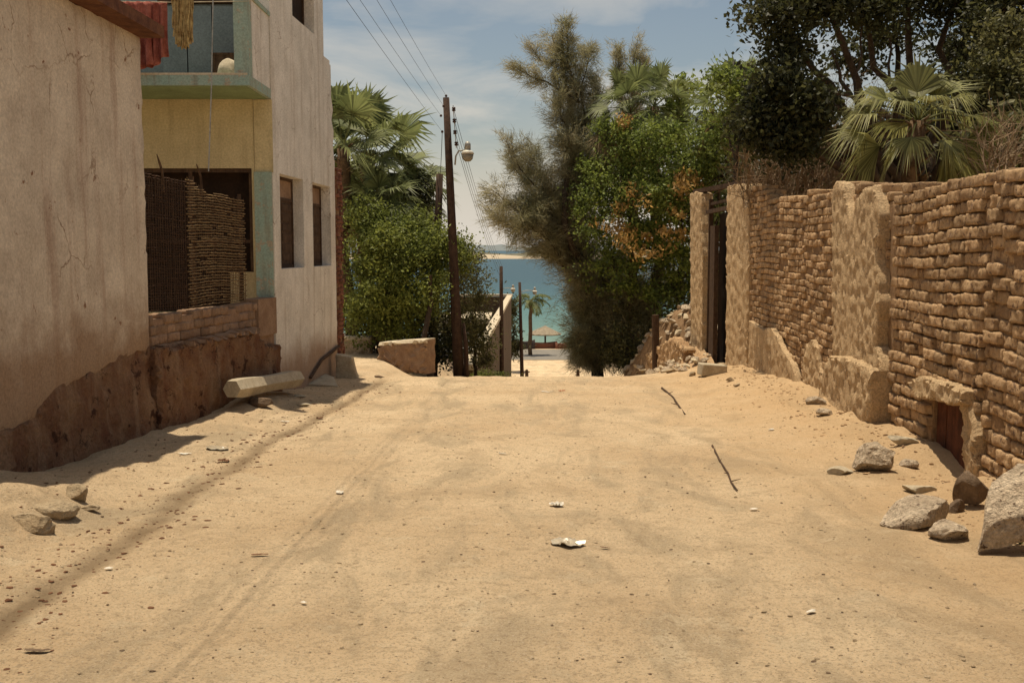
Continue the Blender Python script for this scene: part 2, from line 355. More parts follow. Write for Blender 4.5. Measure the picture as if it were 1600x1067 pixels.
M = dict(
 stucco=mat('stained_stucco', (.63, .545, .435), (.48, .40, .31), sc=2.2, detail=12, bump=.7, bsc=30, cracks=((.20, .12, .07), 1.1, .012), streak=((.26, .14, .09), .55, 4.5), spots=(.22, .11, .06), spot_sc=4.2, spot_t=.65, low=((.27, .17, .10), .85, .3, 1.6)),
 white=mat('weathered_white_stucco', (.74, .70, .63), (.60, .565, .50), sc=2.4, detail=12, cracks=((.28, .21, .15), 1.3, .012), bump=.6, bsc=30, streak=((.34, .26, .18), .5, 5), low=((.32, .20, .12), -.15, .25, .9), spots=(.24, .17, .10), spot_sc=7, spot_t=.70),
 plinth=mat('exposed_stone_and_mud', (.15, .065, .034), (.25, .15, .085), sc=2.6, detail=12, bump=1, bsc=14, dist=.06, cracks=((.03, .012, .007), 2.4, .03), grain=.4, streak=((.34, .235, .15), .6, 4), spots=(.06, .025, .013), spot_sc=3.5, spot_t=.60),
 yellow=mat('faded_yellow_paint', (.60, .50, .29), (.50, .41, .23), sc=2, detail=9, bump=.3, streak=((.25, .19, .10), .5, 6)),
 teal=mat('faded_teal_paint', (.27, .37, .315), (.31, .37, .30), sc=5, bump=.2, spots=(.36, .31, .23), spot_sc=6, spot_t=.56, streak=((.20, .17, .12), .7, 7)),
 greenceil=mat('green_ceiling_paint', (.22, .29, .16), (.17, .22, .12), sc=2, bump=.1),
 bluegrey=mat('blue_grey_panel', (.20, .235, .235), (.15, .18, .18), sc=2, bump=.1, rough=.6),
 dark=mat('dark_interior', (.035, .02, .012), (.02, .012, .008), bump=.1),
 darkwood=mat('dark_weathered_wood', (.06, .036, .023), (.105, .064, .038), sc=9, bump=.5, bsc=30, streak=((.03, .015, .01), .8, 30)),
 board=mat('rust_brown_board', (.16, .07, .035), (.09, .035, .02), sc=6, bump=.4),
 redwood=mat('red_brown_planks', (.14, .048, .022), (.06, .02, .01), sc=5, bump=.5, streak=((.03, .01, .005), .8, 14)),
 adobe=mat('adobe_blocks', (.53, .36, .20), (.36, .225, .12), sc=6, detail=10, bump=1, bsc=42, dist=.03, island=.22, spots=(.19, .12, .075), spot_sc=13, spot_t=.57),
 mortar=mat('mud_mortar', (.33, .21, .115), (.22, .135, .07), sc=9, bump=1, bsc=30, dist=.03),
 straw=mat('straw_mud_plaster', (.63, .455, .265), (.54, .38, .215), sc=5, detail=10, bump=1, bsc=45, dist=.04, spots=(.36, .25, .145), spot_sc=55, spot_t=.56, grain=.45, cracks=((.15, .09, .05), 3, .02)),
 greyplaster=mat('grey_lime_plaster', (.50, .42, .29), (.40, .31, .20), sc=4, bump=.7, bsc=30, spots=(.28, .18, .10), spot_sc=9),
 brick=mat('old_red_brick', (.21, .09, .055), (.13, .055, .035), sc=6, bump=.6, island=.3),
 pbrick=mat('pale_mud_brick', (.30, .20, .13), (.22, .135, .085), sc=5, bump=.6, island=.2),
 rock=mat('rough_grey_brown_rock', (.64, .52, .375), (.44, .34, .235), sc=7, detail=12, bump=1, bsc=16, dist=.10, grain=.45, cracks=((.10, .07, .045), 5, .03), spots=(.14, .09, .06), spot_sc=16, spot_t=.60), dirtrock=mat('dust_covered_rock', (.44, .345, .225), (.34, .25, .15), sc=6, detail=10, bump=1, bsc=25, dist=.04, spots=(.16, .11, .07), spot_sc=7, spot_t=.62),
 rockd=mat('dark_brown_rock', (.20, .14, .09), (.12, .08, .05), sc=6, bump=1, bsc=22, dist=.03),
 concrete=mat('worn_concrete', (.45, .39, .285), (.35, .29, .20), sc=5, bump=.5, bsc=25),
 pole=mat('creosoted_pole_wood', (.04, .024, .017), (.075, .045, .03), sc=8, bump=.6, streak=((.02, .01, .008), .8, 20)),
 metal=mat('dull_grey_metal', (.35, .34, .30), (.25, .23, .20), sc=9, rough=.5, bump=.1, metal=.3),
 lampwhite=mat('white_enamel', (.75, .72, .62), (.6, .57, .48), rough=.4, bump=0),
 lens=mat('dusty_lamp_glass', (.28, .25, .19), (.22, .19, .14), rough=.4, bump=.1),
 ceramic=mat('brown_ceramic', (.06, .03, .02), None, rough=.3, bump=0),
 wire=mat('black_cable', (.02, .018, .016), None, bump=0, rough=.7),
 wicker=mat('woven_cane', (.25, .175, .09), (.13, .08, .04), sc=9, bump=.3, island=.3),
 wickerd=mat('dark_woven_cane', (.06, .033, .02), (.03, .017, .011), sc=9, bump=.3, island=.4),
 redcloth=mat('faded_red_cloth', (.42, .15, .11), (.26, .07, .05), sc=7, bump=.2, trans=.25),
 mop=mat('dirty_yellow_yarn', (.46, .35, .16), (.24, .15, .06), sc=14, bump=.3, island=.25),
 bag=mat('off_white_sacking', (.52, .46, .34), (.40, .34, .24), sc=8, bump=.3),
 paper=mat('white_paper', (.62, .58, .50), (.42, .37, .29), bump=.1),
 plastic=mat('clear_grey_plastic', (.44, .38, .28), (.32, .26, .18), rough=.25, bump=.2, spec=.5),
 orange=mat('orange_peel', (.55, .14, .04), None, bump=.1), brownlit=mat('dry_brown_litter', (.15, .07, .035), (.09, .04, .02), bump=.2),
 bark=mat('rough_bark', (.085, .06, .04), (.045, .032, .022), sc=8, bump=.9, bsc=20, dist=.03, streak=((.04, .025, .015), .7, 16)),
 palmtrunk=mat('fibrous_palm_trunk', (.17, .11, .06), (.08, .05, .03), sc=9, bump=1, bsc=18, dist=.03),
 twig=mat('dry_grey_twigs', (.26, .19, .12), (.15, .10, .06), bump=0, island=.3),
 casu=leafmat('casuarina_needles', (.38, .335, .205), (.25, .24, .125), .5, .9),
 green=leafmat('bright_green_leaves', (.22, .26, .055), (.12, .165, .04), .5, 1.3),
 dead=leafmat('dead_orange_leaves', (.46, .30, .10), (.32, .19, .06), .4),
 shrub=leafmat('green_shrub_leaves', (.24, .27, .06), (.12, .15, .035), .5, 1.1),
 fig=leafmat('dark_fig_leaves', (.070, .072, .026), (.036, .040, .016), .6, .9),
 palmg=leafmat('palm_green', (.21, .23, .09), (.11, .135, .05), .55), palmdry=leafmat('dry_palm_leaf', (.34, .25, .11), (.22, .15, .07), .3),
 palmy=leafmat('pale_yellow_palm', (.30, .29, .11), (.15, .16, .055), .6),
 olive=leafmat('dusty_olive_leaves', (.16, .15, .06), (.09, .092, .035), .5),
 spit=mat('sand_spit', (.44, .37, .26), (.34, .27, .19), sc=.01, bump=0), spitgreen=mat('spit_scrub', (.16, .15, .10), (.12, .11, .08), sc=.02, bump=0),
 hill=mat('far_hills', (.17, .19, .19), (.15, .17, .18), sc=.005, bump=0),
 asphalt=mat('worn_asphalt', (.21, .19, .16), (.17, .155, .13), sc=.6, bump=.2), thatch=mat('grey_thatch', (.30, .25, .18), (.20, .16, .11), sc=4, bump=.6),
 boatred=mat('faded_boat_red', (.20, .085, .05), (.15, .06, .04), bump=.1), boatdark=mat('dark_boat', (.07, .055, .05), (.05, .04, .035), bump=.1), farwall=mat('brown_far_wall', (.13, .088, .056), (.09, .06, .038), sc=1, bump=.3, streak=((.12, .08, .05), .6, 3)),
 coping=mat('pale_coping', (.56, .48, .35), (.48, .40, .28), sc=2, bump=.3), slate=mat('grey_roof_slab', (.20, .20, .19), (.16, .16, .15), sc=1, bump=.2), yflower=mat('yellow_petals', (.75, .5, .03), None, bump=0),
)
def ground_mat():
    m = bpy.data.materials.new('dusty_sand'); m.use_nodes = True; t = m.node_tree; t.nodes.clear()
    geo = nn(t, 'ShaderNodeNewGeometry'); pos = geo.outputs['Position']
    def noi(sc, det=6, r=.6, vec=pos, dist=0):
        n = nn(t, 'ShaderNodeTexNoise', ins={'Scale': sc, 'Detail': det, 'Roughness': r, 'Distortion': dist}); lk(t, vec, n.inputs['Vector']); return n.outputs[0]
    def rng(v, a, b, c=0, d=1):
        n = nn(t, 'ShaderNodeMapRange', ins={1: a, 2: b, 3: c, 4: d}); lk(t, v, n.inputs[0]); return n.outputs[0]
    def over(fac, col, cur, bt='MIX'):
        x = nn(t, 'ShaderNodeMix', data_type='RGBA', blend_type=bt); x.inputs[7].default_value = C4(col); lk(t, fac, x.inputs[0])
        if isinstance(cur, tuple): x.inputs[6].default_value = C4(cur)
        else: lk(t, cur, x.inputs[6])
        return x.outputs[2]
    cur = over(rng(noi(.55, 5), .38, .62), (.585, .425, .255), (.70, .535, .34))
    mp = nn(t, 'ShaderNodeMapping'); mp.inputs['Scale'].default_value = (1.5, .45, 1); lk(t, pos, mp.inputs[0])
    cur = over(rng(noi(1, 6, .65, mp.outputs[0], .6), .50, .62, 0, .8), (.41, .32, .205), cur)
    cur = over(rng(noi(3.2, 6, .7), .56, .66, 0, .55), (.76, .63, .43), cur)
    cur = over(rng(noi(11, 5, .75), .52, .66, 0, .6), (.36, .265, .16), cur)
    cur = over(rng(noi(60, 3, .8), .53, .62, 0, .7), (.28, .20, .125), cur)
    cur = over(rng(noi(26, 6, .8), .54, .64, 0, .6), (.32, .235, .15), cur)
    cur = over(rng(noi(1.6, 8, .7), .54, .64, 0, .5), (.38, .275, .165), cur)
    cur = over(rng(noi(95, 3, .8), .56, .64, 0, .7), (.66, .56, .41), cur)
    # warmer orange soil on the right shoulder, by the wall
    sx = nn(t, 'ShaderNodeSeparateXYZ'); lk(t, pos, sx.inputs[0])
    ma = nn(t, 'ShaderNodeMath', operation='MULTIPLY_ADD', ins={1: 1.6}); lk(t, noi(1.1, 5), ma.inputs[0]); lk(t, sx.outputs[0], ma.inputs[2])
    om = nn(t, 'ShaderNodeMath', operation='MULTIPLY'); lk(t, rng(ma.outputs[0], 2.5, 4.4, 0, .55), om.inputs[0]); lk(t, rng(sx.outputs[1], 20, 26, 1, 0), om.inputs[1])
    cur = over(om.outputs[0], (.56, .365, .185), cur)
    # darker line of colour laid along the groove of the mesh
    def mth(op, a, b=None, v=None):
        n = nn(t, 'ShaderNodeMath', operation=op); lk(t, a, n.inputs[0])
        if b is not None: lk(t, b, n.inputs[1])
        elif v is not None: n.inputs[1].default_value = v
        return n.outputs[0]
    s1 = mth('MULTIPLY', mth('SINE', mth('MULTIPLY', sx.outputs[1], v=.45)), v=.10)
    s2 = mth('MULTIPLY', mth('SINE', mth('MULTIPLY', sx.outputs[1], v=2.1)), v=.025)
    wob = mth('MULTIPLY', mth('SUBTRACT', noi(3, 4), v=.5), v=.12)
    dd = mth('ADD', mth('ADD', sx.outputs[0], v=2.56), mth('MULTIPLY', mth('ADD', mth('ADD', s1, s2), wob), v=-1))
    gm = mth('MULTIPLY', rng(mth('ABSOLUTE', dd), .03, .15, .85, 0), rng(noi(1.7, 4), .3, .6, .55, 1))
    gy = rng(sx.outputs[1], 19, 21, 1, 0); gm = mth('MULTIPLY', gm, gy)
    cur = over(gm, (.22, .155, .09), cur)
    b = nn(t, 'ShaderNodeBsdfPrincipled', ins={'Roughness': .95}); b.inputs['Specular IOR Level'].default_value = .1; lk(t, cur, b.inputs['Base Color'])
    h = mth('ADD', noi(28, 6, .75), mth('MULTIPLY', noi(140, 3, .8), v=.35))
    bp = nn(t, 'ShaderNodeBump', ins={'Strength': 1.0, 'Distance': .035}); lk(t, h, bp.inputs['Height']); lk(t, bp.outputs[0], b.inputs['Normal'])
    o = nn(t, 'ShaderNodeOutputMaterial'); lk(t, b.outputs[0], o.inputs[0]); return m
def sea_mat():
    m = bpy.data.materials.new('sea_water'); m.use_nodes = True; t = m.node_tree; t.nodes.clear()
    geo = nn(t, 'ShaderNodeNewGeometry'); sx = nn(t, 'ShaderNodeSeparateXYZ'); lk(t, geo.outputs['Position'], sx.inputs[0])
    n = nn(t, 'ShaderNodeTexNoise', ins={'Scale': .02, 'Detail': 4}); lk(t, geo.outputs['Position'], n.inputs['Vector'])
    a = nn(t, 'ShaderNodeMath', operation='MULTIPLY_ADD', ins={1: 60.}); lk(t, n.outputs[0], a.inputs[0]); lk(t, sx.outputs[1], a.inputs[2])
    mr = nn(t, 'ShaderNodeMapRange', ins={1: 150, 2: 460}); lk(t, a.outputs[0], mr.inputs[0])
    cr = nn(t, 'ShaderNodeValToRGB'); e = cr.color_ramp; e.elements[0].color = (.16, .23, .17, 1); e.elements[1].color = (.016, .060, .082, 1)
    for p, c in ((.12, (.10, .19, .16, 1)), (.33, (.05, .135, .135, 1)), (.5, (.027, .085, .102, 1))): q = e.elements.new(p); q.color = c
    lk(t, mr.outputs[0], cr.inputs[0])
    b = nn(t, 'ShaderNodeBsdfPrincipled', ins={'Roughness': .35}); b.inputs['Specular IOR Level'].default_value = .22; lk(t, cr.outputs[0], b.inputs['Base Color'])
    mp = nn(t, 'ShaderNodeMapping'); mp.inputs['Scale'].default_value = (.5, 1, 1); lk(t, geo.outputs['Position'], mp.inputs[0])
    w = nn(t, 'ShaderNodeTexNoise', ins={'Scale': .8, 'Detail': 6, 'Roughness': .7}); lk(t, mp.outputs[0], w.inputs['Vector'])
    bp = nn(t, 'ShaderNodeBump', ins={'Strength': .6, 'Distance': .5}); lk(t, w.outputs[0], bp.inputs['Height']); lk(t, bp.outputs[0], b.inputs['Normal'])
    o = nn(t, 'ShaderNodeOutputMaterial'); lk(t, b.outputs[0], o.inputs[0]); return m
M['ground'] = ground_mat(); M['sea'] = sea_mat()

# ------------------------------------------------------------------ setting
xs = np.concatenate([-np.geomspace(900, 9, 26), np.arange(-8.5, 8.5, .055), np.geomspace(9, 900, 26)])
ys = np.concatenate([np.linspace(-60, 1, 14), np.arange(1.5, 24, .05), np.arange(24, 34, .25), np.geomspace(34.3, 400, 60)])
XX, YY = np.meshgrid(xs, ys); ZZ = ground_z(XX, YY)
far = np.abs(XX) > 40; ZZ = ZZ+np.where(far & (YY < 120), 2.0*fbm(XX, YY, .02, 4)*np.minimum(1, (np.abs(XX)-40)/60), 0)
nx_, ny_ = len(xs), len(ys); ii = (np.arange(ny_-1)[:, None]*nx_+np.arange(nx_-1)[None]).ravel()
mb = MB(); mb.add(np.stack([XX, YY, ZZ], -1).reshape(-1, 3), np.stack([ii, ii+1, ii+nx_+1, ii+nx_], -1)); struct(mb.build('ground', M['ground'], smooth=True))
SEA = EYE-12.3
mb = MB(); mb.add([(-9000, 125, SEA), (9000, 125, SEA), (9000, 14000, SEA), (-9000, 14000, SEA)], [(0, 1, 2, 3)]); struct(mb.build('sea', M['sea']))
# beach road
mb = MB(); xr = np.linspace(-60, 60, 61)
for a, b in zip(xr[:-1], xr[1:]):
    v = []
    for x, yy in ((a, 105), (b, 105), (b, 122), (a, 122)): v.append((x, yy, gz(x, yy)+.03))
    mb.add(v, [(0, 1, 2, 3)])
struct(mb.build('beach_road', M['asphalt']))
def ridge(name, Y, wid, h, x0, x1, seed, m, base=SEA-.5):
    n = 160; X = np.linspace(x0, x1, n); mb = MB(); hh = h*(.75+.7*fbm(X, X*0, 6/(x1-x0)*8, seed)); 
    e = np.minimum(1, np.minimum(X-x0, x1-X)/((x1-x0)*.06)+.05); hh = hh*e
    rows = [np.stack([X, np.full(n, Y-wid/2), np.full(n, base)], -1), np.stack([X, np.full(n, Y-wid*.4), base+.5+hh*.35], -1), np.stack([X, np.full(n, Y-wid*.1), base+.5+hh], -1), np.stack([X, np.full(n, Y+wid/2), np.full(n, base)], -1)]
    i = np.arange(n-1); f = np.concatenate([np.stack([i+k*n, i+1+k*n, i+1+(k+1)*n, i+(k+1)*n], -1) for k in range(3)])
    mb.add(np.concatenate(rows), f); return struct(mb.build(name, m, smooth=True))
ridge('sand_spit', 1500, 300, 6.0, -1800, 900, 3, M['spit'])
ridge('spit_scrub', 1580, 120, 12.5, -1700, 600, 8, M['spitgreen'])
ridge('far_hills', 11000, 2000, 80, -7000, 8000, 5, M['hill'])
# ------------------------------------------------------------------ near house (left)
PN = Plane((-4.25, 12.0), (-4.40, 6.4), 1)        # u runs towards the camera from the far corner
def NP(x, y): return PN.px(x, y)
house = thing('stucco_house', (-4.6, 12, gz(-4.6, 12)), 'tall stained pinkish stucco house wall with crumbling brown base at left edge', 'house')
LN = 11.5; ZT = EYE+2.42
mb = MB()
edge_px = [(230, 545), (196, 557), (160, 578), (118, 596), (92, 612), (70, 630), (53, 661), (20, 676), (-10, 690)]
low = [NP(*q) for q in edge_px]; lu = low[-1][0]
rag = []
for i in range(len(low)-1):
    a, b = low[i], low[i+1]
    for k in range(5):
        t = k/5; rag.append((a[0]+(b[0]-a[0])*t, a[1]+(b[1]-a[1])*t+.045*noise.noise(Vector((i+t, 3.3, 1))*2.2)))
rag.append(low[-1])
poly = [(0, ZT)]+[(0, rag[0][1])]+rag[1:]+[(lu+1.5, -.1), (LN, -.15), (LN, ZT)]
patch(mb, PN, poly, .0, -.06, step=.16, jag=.018, rough=.012, edge=.7, seed=3, nsc=1.5)
mb.build('plaster', M['stucco'], house, smooth=False)
mb = MB(); mb.pbox(PN, 0.004, LN, -1.2, ZT-.004, -.062, -.4); mb.build('wall', M['mortar'], house)
c0 = PN.w(0, 0, -.4); c1 = PN.w(LN, 0, -.4)
mb = MB(); mb.add([(c0.x, c0.y-.004, z) for z in (-1.2, ZT-.01)]+[(-9.5, 12-.004, z) for z in (-1.2, ZT-.01)]+[(c1.x, c1.y, z) for z in (-1.2, ZT-.01)]+[(-9.5, c1.y, z) for z in (-1.2, ZT-.01)],
   [(0, 1, 3, 2), (4, 6, 7, 5), (2, 3, 7, 6), (1, 5, 7, 3)]); mb.build('body', M['stucco'], house)
mb = MB(); cpoly = [(-.12, -1.3), (LN, -1.3), (LN, .6)]+[(u, min(z+.04, .62)) for u, z in rag[::-1]]+[(-.12, .5)]
patch(mb, PN, cpoly, -.02, -.05, step=.07, jag=.02, rough=.045, edge=.6, seed=9, nsc=5.0, taper=lambda u, z: .10*max(0, min(1, (.45-z)/1.2)))
mb.build('crumbling_base', M['plinth'], house)
mb = MB()
a = PN.w(-.03, ZT+.06, .07); b = PN.w(LN, ZT+.06, .07); rot = Matrix.Rotation(math.atan2(b.y-a.y, b.x-a.x), 3, 'Z')
mb.box((a+b)/2, ((b-a).length, .38, .13), rot=rot); mb.build('coping_board', M['board'], house)

# ------------------------------------------------------------------ low wall with brick parapet and cane fence
PL = Plane((-4.27, 12.02), (-3.70, 15.98), 1); LL = PL.len
lw = thing('low_wall', (-4.1, 14, gz(-4.1, 14)), 'low ruined wall with mud brick parapet on bulging stone base under the cane fence', 'wall')
mb = MB(); blocks(mb, PL, 0.02, LL-.05, .34, lambda u: .83, L=.30, H=.12, depth=.24, warp=.0, seed=4, gap=.008, erode=.1)
mb.build('parapet_brick', M['pbrick'], lw, smooth=True)
mb = MB(); mb.pbox(PL, .02, LL-.03, .1, .765, -.225, -.02); mb.pbox(PL, LL-.75, LL-.02, .3, .86, -.26, .03); mb.build('parapet_core', M['pbrick'], lw)
mb = MB()
top = [(-.05, .44), (.6, .42), (1.3, .43), (1.9, .42), (2.6, .41), (3.05, .40), (3.18, .22), (3.5, .15), (LL-.1, .12)]
patch(mb, PL, [(-.05, -1.3)]+top+[(LL-.1, -1.3)], .13, -.2, step=.06, jag=.03, rough=.05, edge=.86, seed=12, nsc=5, taper=lambda u, z: .02*max(0, .3-z))
mb.build('stone_base', M['plinth'], lw)
mb = MB()
patch(mb, PL, [(.15, .40), (3.0, .37), (3.02, .46), (2.2, .475), (1.9, .45), (.9, .455), (.5, .43)], .17, -.1, step=.07, jag=.012, rough=.02, seed=13); mb.build('ledge', M['pbrick'], lw)
def weave(mb, u0, u1, z0, topf, dv, dh, r, off, seed, stake=.055):
    rr = random.Random(seed); z = z0
    zi = 0
    while z < topf((u0+u1)/2)+.3:
        pts = []; u = u0-rr.uniform(0, .05)
        n = int((u1-u0)/stake)+1; ph = zi % 2
        segs = []
        for k in range(n+1):
            uu = u0+(u1-u0)*k/n
            zz = z+.012*math.sin(uu*3+seed)+rr.uniform(-.006, .006)
            if zz > topf(uu) or rr.random() < .012:
                if len(segs) > 1: mb.tube(segs, r*rr.uniform(.7, 1.2), 4, cap=False)
                segs = []
            else: segs.append(PL.w(uu, zz, off+(.011 if (k+zi) % 2 else -.011)))
        if len(segs) > 1: mb.tube(segs, r*rr.uniform(.7, 1.2), 4, cap=False)
        z += dh*rr.uniform(.8, 1.25); zi += 1
fence = thing('cane_fence', (-4.05, 13.6, .84), 'sagging woven cane fence, dark left panel and pale right panel, on the low brick parapet', 'fence')
mb = MB(); weave(mb, .05, 1.25, .86, lambda u: 2.50, 0, .030, .0085, -.10, 1, .06); mb.build('dark_panel', M['wickerd'], fence)
mb = MB(); weave(mb, 1.2, 3.05, .86, lambda u: 2.52-.17*sm(1.25, 2.0, u)-.03*math.sin(u*5), 0, .036, .0085, -.07, 2, .06); mb.build('pale_panel', M['wicker'], fence)
mb = MB(); rr = random.Random(5)
for k in range(52):
    u = .05+k*.059; h = 2.50 if u < 1.25 else 2.52-.17*float(sm(1.25, 2.0, u))
    mb.tube([PL.w(u+rr.uniform(-.01, .01), .85, -.085), PL.w(u+rr.uniform(-.015, .015), h+rr.uniform(-.06, .02), -.085)], .0045, 4)
mb.build('stakes', M['darkwood'], fence)
for u, zt in ((.12, 2.5), (1.5, 2.55), (3.02, 2.40)):
    mb = MB(); mb.tube([PL.w(u, .84, -.13), PL.w(u+.01, 1.7, -.125), PL.w(u, zt, -.13)], [.032, .03, .026], 8); mb.build('post', M['darkwood'], fence)
for u, k in ((.55, 1), (1.62, .8)):
    mb = MB(); mb.tube([PL.w(u+.1, 2.3, -.1), PL.w(u+.08, 2.56, -.1), PL.w(u+.02, 2.60+.05*k, -.1), PL.w(u-.08, 2.6+.14*k, -.08)], [.018, .016, .014, .006], 6); mb.build('bent_branch', M['darkwood'], fence)

# ------------------------------------------------------------------ two storey house (left, beyond the fence)
PW = Plane((-3.70, 16.0), (-3.46, 20.8), 1)
def WP(x, y): return PW.px(x, y)
wh = thing('two_storey_house', (-3.7, 16, gz(-3.7, 16)), 'two storey house with weathered white side, yellow wall and teal balcony', 'house')
TOPW = EYE+4.9; FLO = -1.2; LW = 4.75
w1 = (WP(439.3, 400)[0], WP(475.5, 400)[0], EYE-.31, EYE+1.20); w2 = (WP(490, 400)[0], WP(517.5, 400)[0], EYE-.31, EYE+1.20)
w3 = (WP(457, 40)[0], WP(491, 40)[0], EYE+3.85, EYE+4.75)
def wall_with_holes(mb, pl, u0, u1, z0, z1, holes, o0, o1):
    """one shell: outer face with openings, their reveals, end faces and back"""
    us = sorted({u0, u1, *[min(max(q, u0), u1) for h in holes for q in h[:2]]}); zs = sorted({z0, z1, *[q for h in holes for q in h[2:]]})
    def hole(i, j):
        if i < 0 or j < 0 or i >= len(us)-1 or j >= len(zs)-1: return True
        u, z = (us[i]+us[i+1])/2, (zs[j]+zs[j+1])/2; return any(h[0] < u < h[1] and h[2] < z < h[3] for h in holes)
    idx = {}; V = []; F = []
    def v(i, j, o):
        if (i, j, o) not in idx: idx[(i, j, o)] = len(V); V.append(tuple(pl.w(us[i], zs[j], o)))
        return idx[(i, j, o)]
    for i in range(len(us)-1):
        for j in range(len(zs)-1):
            if hole(i, j): continue
            F.append((v(i, j, o1), v(i+1, j, o1), v(i+1, j+1, o1), v(i, j+1, o1))); F.append((v(i, j, o0), v(i, j+1, o0), v(i+1, j+1, o0), v(i+1, j, o0)))
            for di, dj, p, q in ((-1, 0, (i, j), (i, j+1)), (1, 0, (i+1, j+1), (i+1, j)), (0, -1, (i+1, j), (i, j)), (0, 1, (i, j+1), (i+1, j+1))):
                if hole(i+di, j+dj): F.append((v(*q, o1), v(*p, o1), v(*p, o0), v(*q, o0)))
    c = [Vector(V[q]) for q in F[0]]
    if (c[1]-c[0]).cross(c[2]-c[0]).dot(pl.n) < 0: F = [f[::-1] for f in F]
    mb.add(V, F)
mb = MB(); ub = WP(505, 50)[0]
uE = WP(519.5, 400)[0]; wall_with_holes(mb, PW, 0, uE, FLO, TOPW, [w1, w2, w3, (ub, uE+1, EYE+3.6, TOPW+1)], -.28, 0)
mb.build('side_wall', M['white'], wh)
mb = MB()
# raking end of the ground floor wall, steps down towards the sea
pe = [(uE-.002, FLO), (LW-.28, FLO), (LW-.28, EYE+1.65), (LW-.45, EYE+2.3), (LW-.50, EYE+3.55), (uE-.002, EYE+3.57)]
patch(mb, PW, pe, -.004, -.28, step=.2, jag=.015, rough=.01, edge=.9, seed=21); mb.build('end_wall', M['white'], wh)
for (a, b, z0, z1), up in ((w1, 0), (w2, 0), (w3, 1)):
    f = MB(); t = .05
    for q in ((a, a+t, z0, z1), (b-t, b, z0, z1), (a+t, b-t, z1-t, z1), (a+t, b-t, z0, z0+t)): f.pbox(PW, q[0], q[1], q[2], q[3], -.24, -.18)
    f.pbox(PW, a+t, b-t, z0+(z1-z0)*.74, z0+(z1-z0)*.74+.05, -.235, -.185)
    fo = f.build('window', M['darkwood'], wh)
    s = MB(); m_ = (a+b)/2
    if not up:
        for q0, q1 in ((a+t, m_-.01), (m_+.01, b-t)):
            s.pbox(PW, q0, q1, z0+t, z0+(z1-z0)*.74, -.225, -.20)
            k = 6
            for i in range(k): s.pbox(PW, q0+.06, q1-.06, z0+t+.08+i*.165, z0+t+.08+i*.165+.11, -.20, -.188)
        sh = s.build('shutter_or_dark_fill', M['darkwood'], fo); wm = Matrix.Identity(4)
        s2 = MB(); s2.pbox(PW, a+t, b-t, z0+(z1-z0)*.74+.05, z1-t, -.225, -.20); s2.build('transom_board', M['pbrick'], fo)
    else:
        s.pbox(PW, a+t, b-t, z0+t, z1-t, -.225, -.21); s.build('shutter_or_dark_fill', M['dark'], fo)  # near-black sheet stands for the unlit room behind the open upper window
# body behind
mb = MB()
def quadbox(mb, pts, z0, z1):
    v = [(x, y, z) for z in (z0, z1) for x, y in pts]; mb.add(v, [(3, 2, 1, 0), (4, 5, 6, 7), (0, 1, 5, 4), (1, 2, 6, 5), (2, 3, 7, 6), (3, 0, 4, 7)])
quadbox(mb, [(-9.5, 16.45), (-4.02, 16.45), (-3.80, 20.42), (-9.5, 20.42)], FLO, EYE+3.5)
quadbox(mb, [(-9.5, 16.45), (-4.02, 16.45), (-3.86, 19.2), (-9.5, 19.2)], EYE+3.502, TOPW-.01); mb.build('body', M['white'], wh)
mb = MB(); PB = Plane((-3.48, 20.42), (-9.0, 20.42), 1)
PB.n = Vector((0, -1, 0)); PBx = Plane((-3.485, 20.46), (-3.45, 20.92), 1)
blocks(mb, PBx, 0, .42, FLO, lambda u: EYE+1.62, L=.22, H=.085, depth=.3, warp=0, seed=33, gap=.006, erode=.3, out=lambda u, z: .03)
mb.build('brick_end_pier', M['brick'], wh, smooth=True)
mb = MB(); mb.pbox(PBx, .01, .40, FLO, EYE+1.55, -.26, .0); mb.build('pier_mortar', M['mortar'], wh)
# front facing the camera (yellow), plane y=16
PY = Plane((-3.98, 16.0), (-10, 16.0), 1); PY.n = Vector((0, -1, 0))
def YP(x, y):
    q = P(x, y, 16.0); return (-3.98-q.x, q.z)
mb = MB()
ho = [(.045, .42, EYE-.35, EYE+1.25), (.42, 2.9, EYE-.98, EYE+1.25)]; 
wall_with_holes(mb, PY, 0, 5.5, FLO, EYE+2.3, ho, -.3, 0); mb.build('yellow_wall', M['yellow'], wh)
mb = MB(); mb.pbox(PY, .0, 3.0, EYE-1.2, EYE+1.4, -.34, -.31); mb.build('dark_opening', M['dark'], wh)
mb = MB()
for q in ((.047, .10, EYE-.35, EYE+1.25), (.10, 2.85, EYE+1.19, EYE+1.248), (.98, 1.04, EYE-.35, EYE+1.19), (.10, 2.85, EYE+.10, EYE+.15)): mb.pbox(PY, *q, -.12, -.04)
mb.build('opening_frame', M['darkwood'], wh)
mb = MB(); mb.box((-3.845, 15.97, EYE+.20), (.265, .05, 1.98)); mb.build('teal_jamb', M['teal'], wh)
mb = MB(); mb.box((-3.83, 15.995, EYE+1.74), (.28, .03, 1.10)); mb.build('yellow_return', M['yellow'], wh)
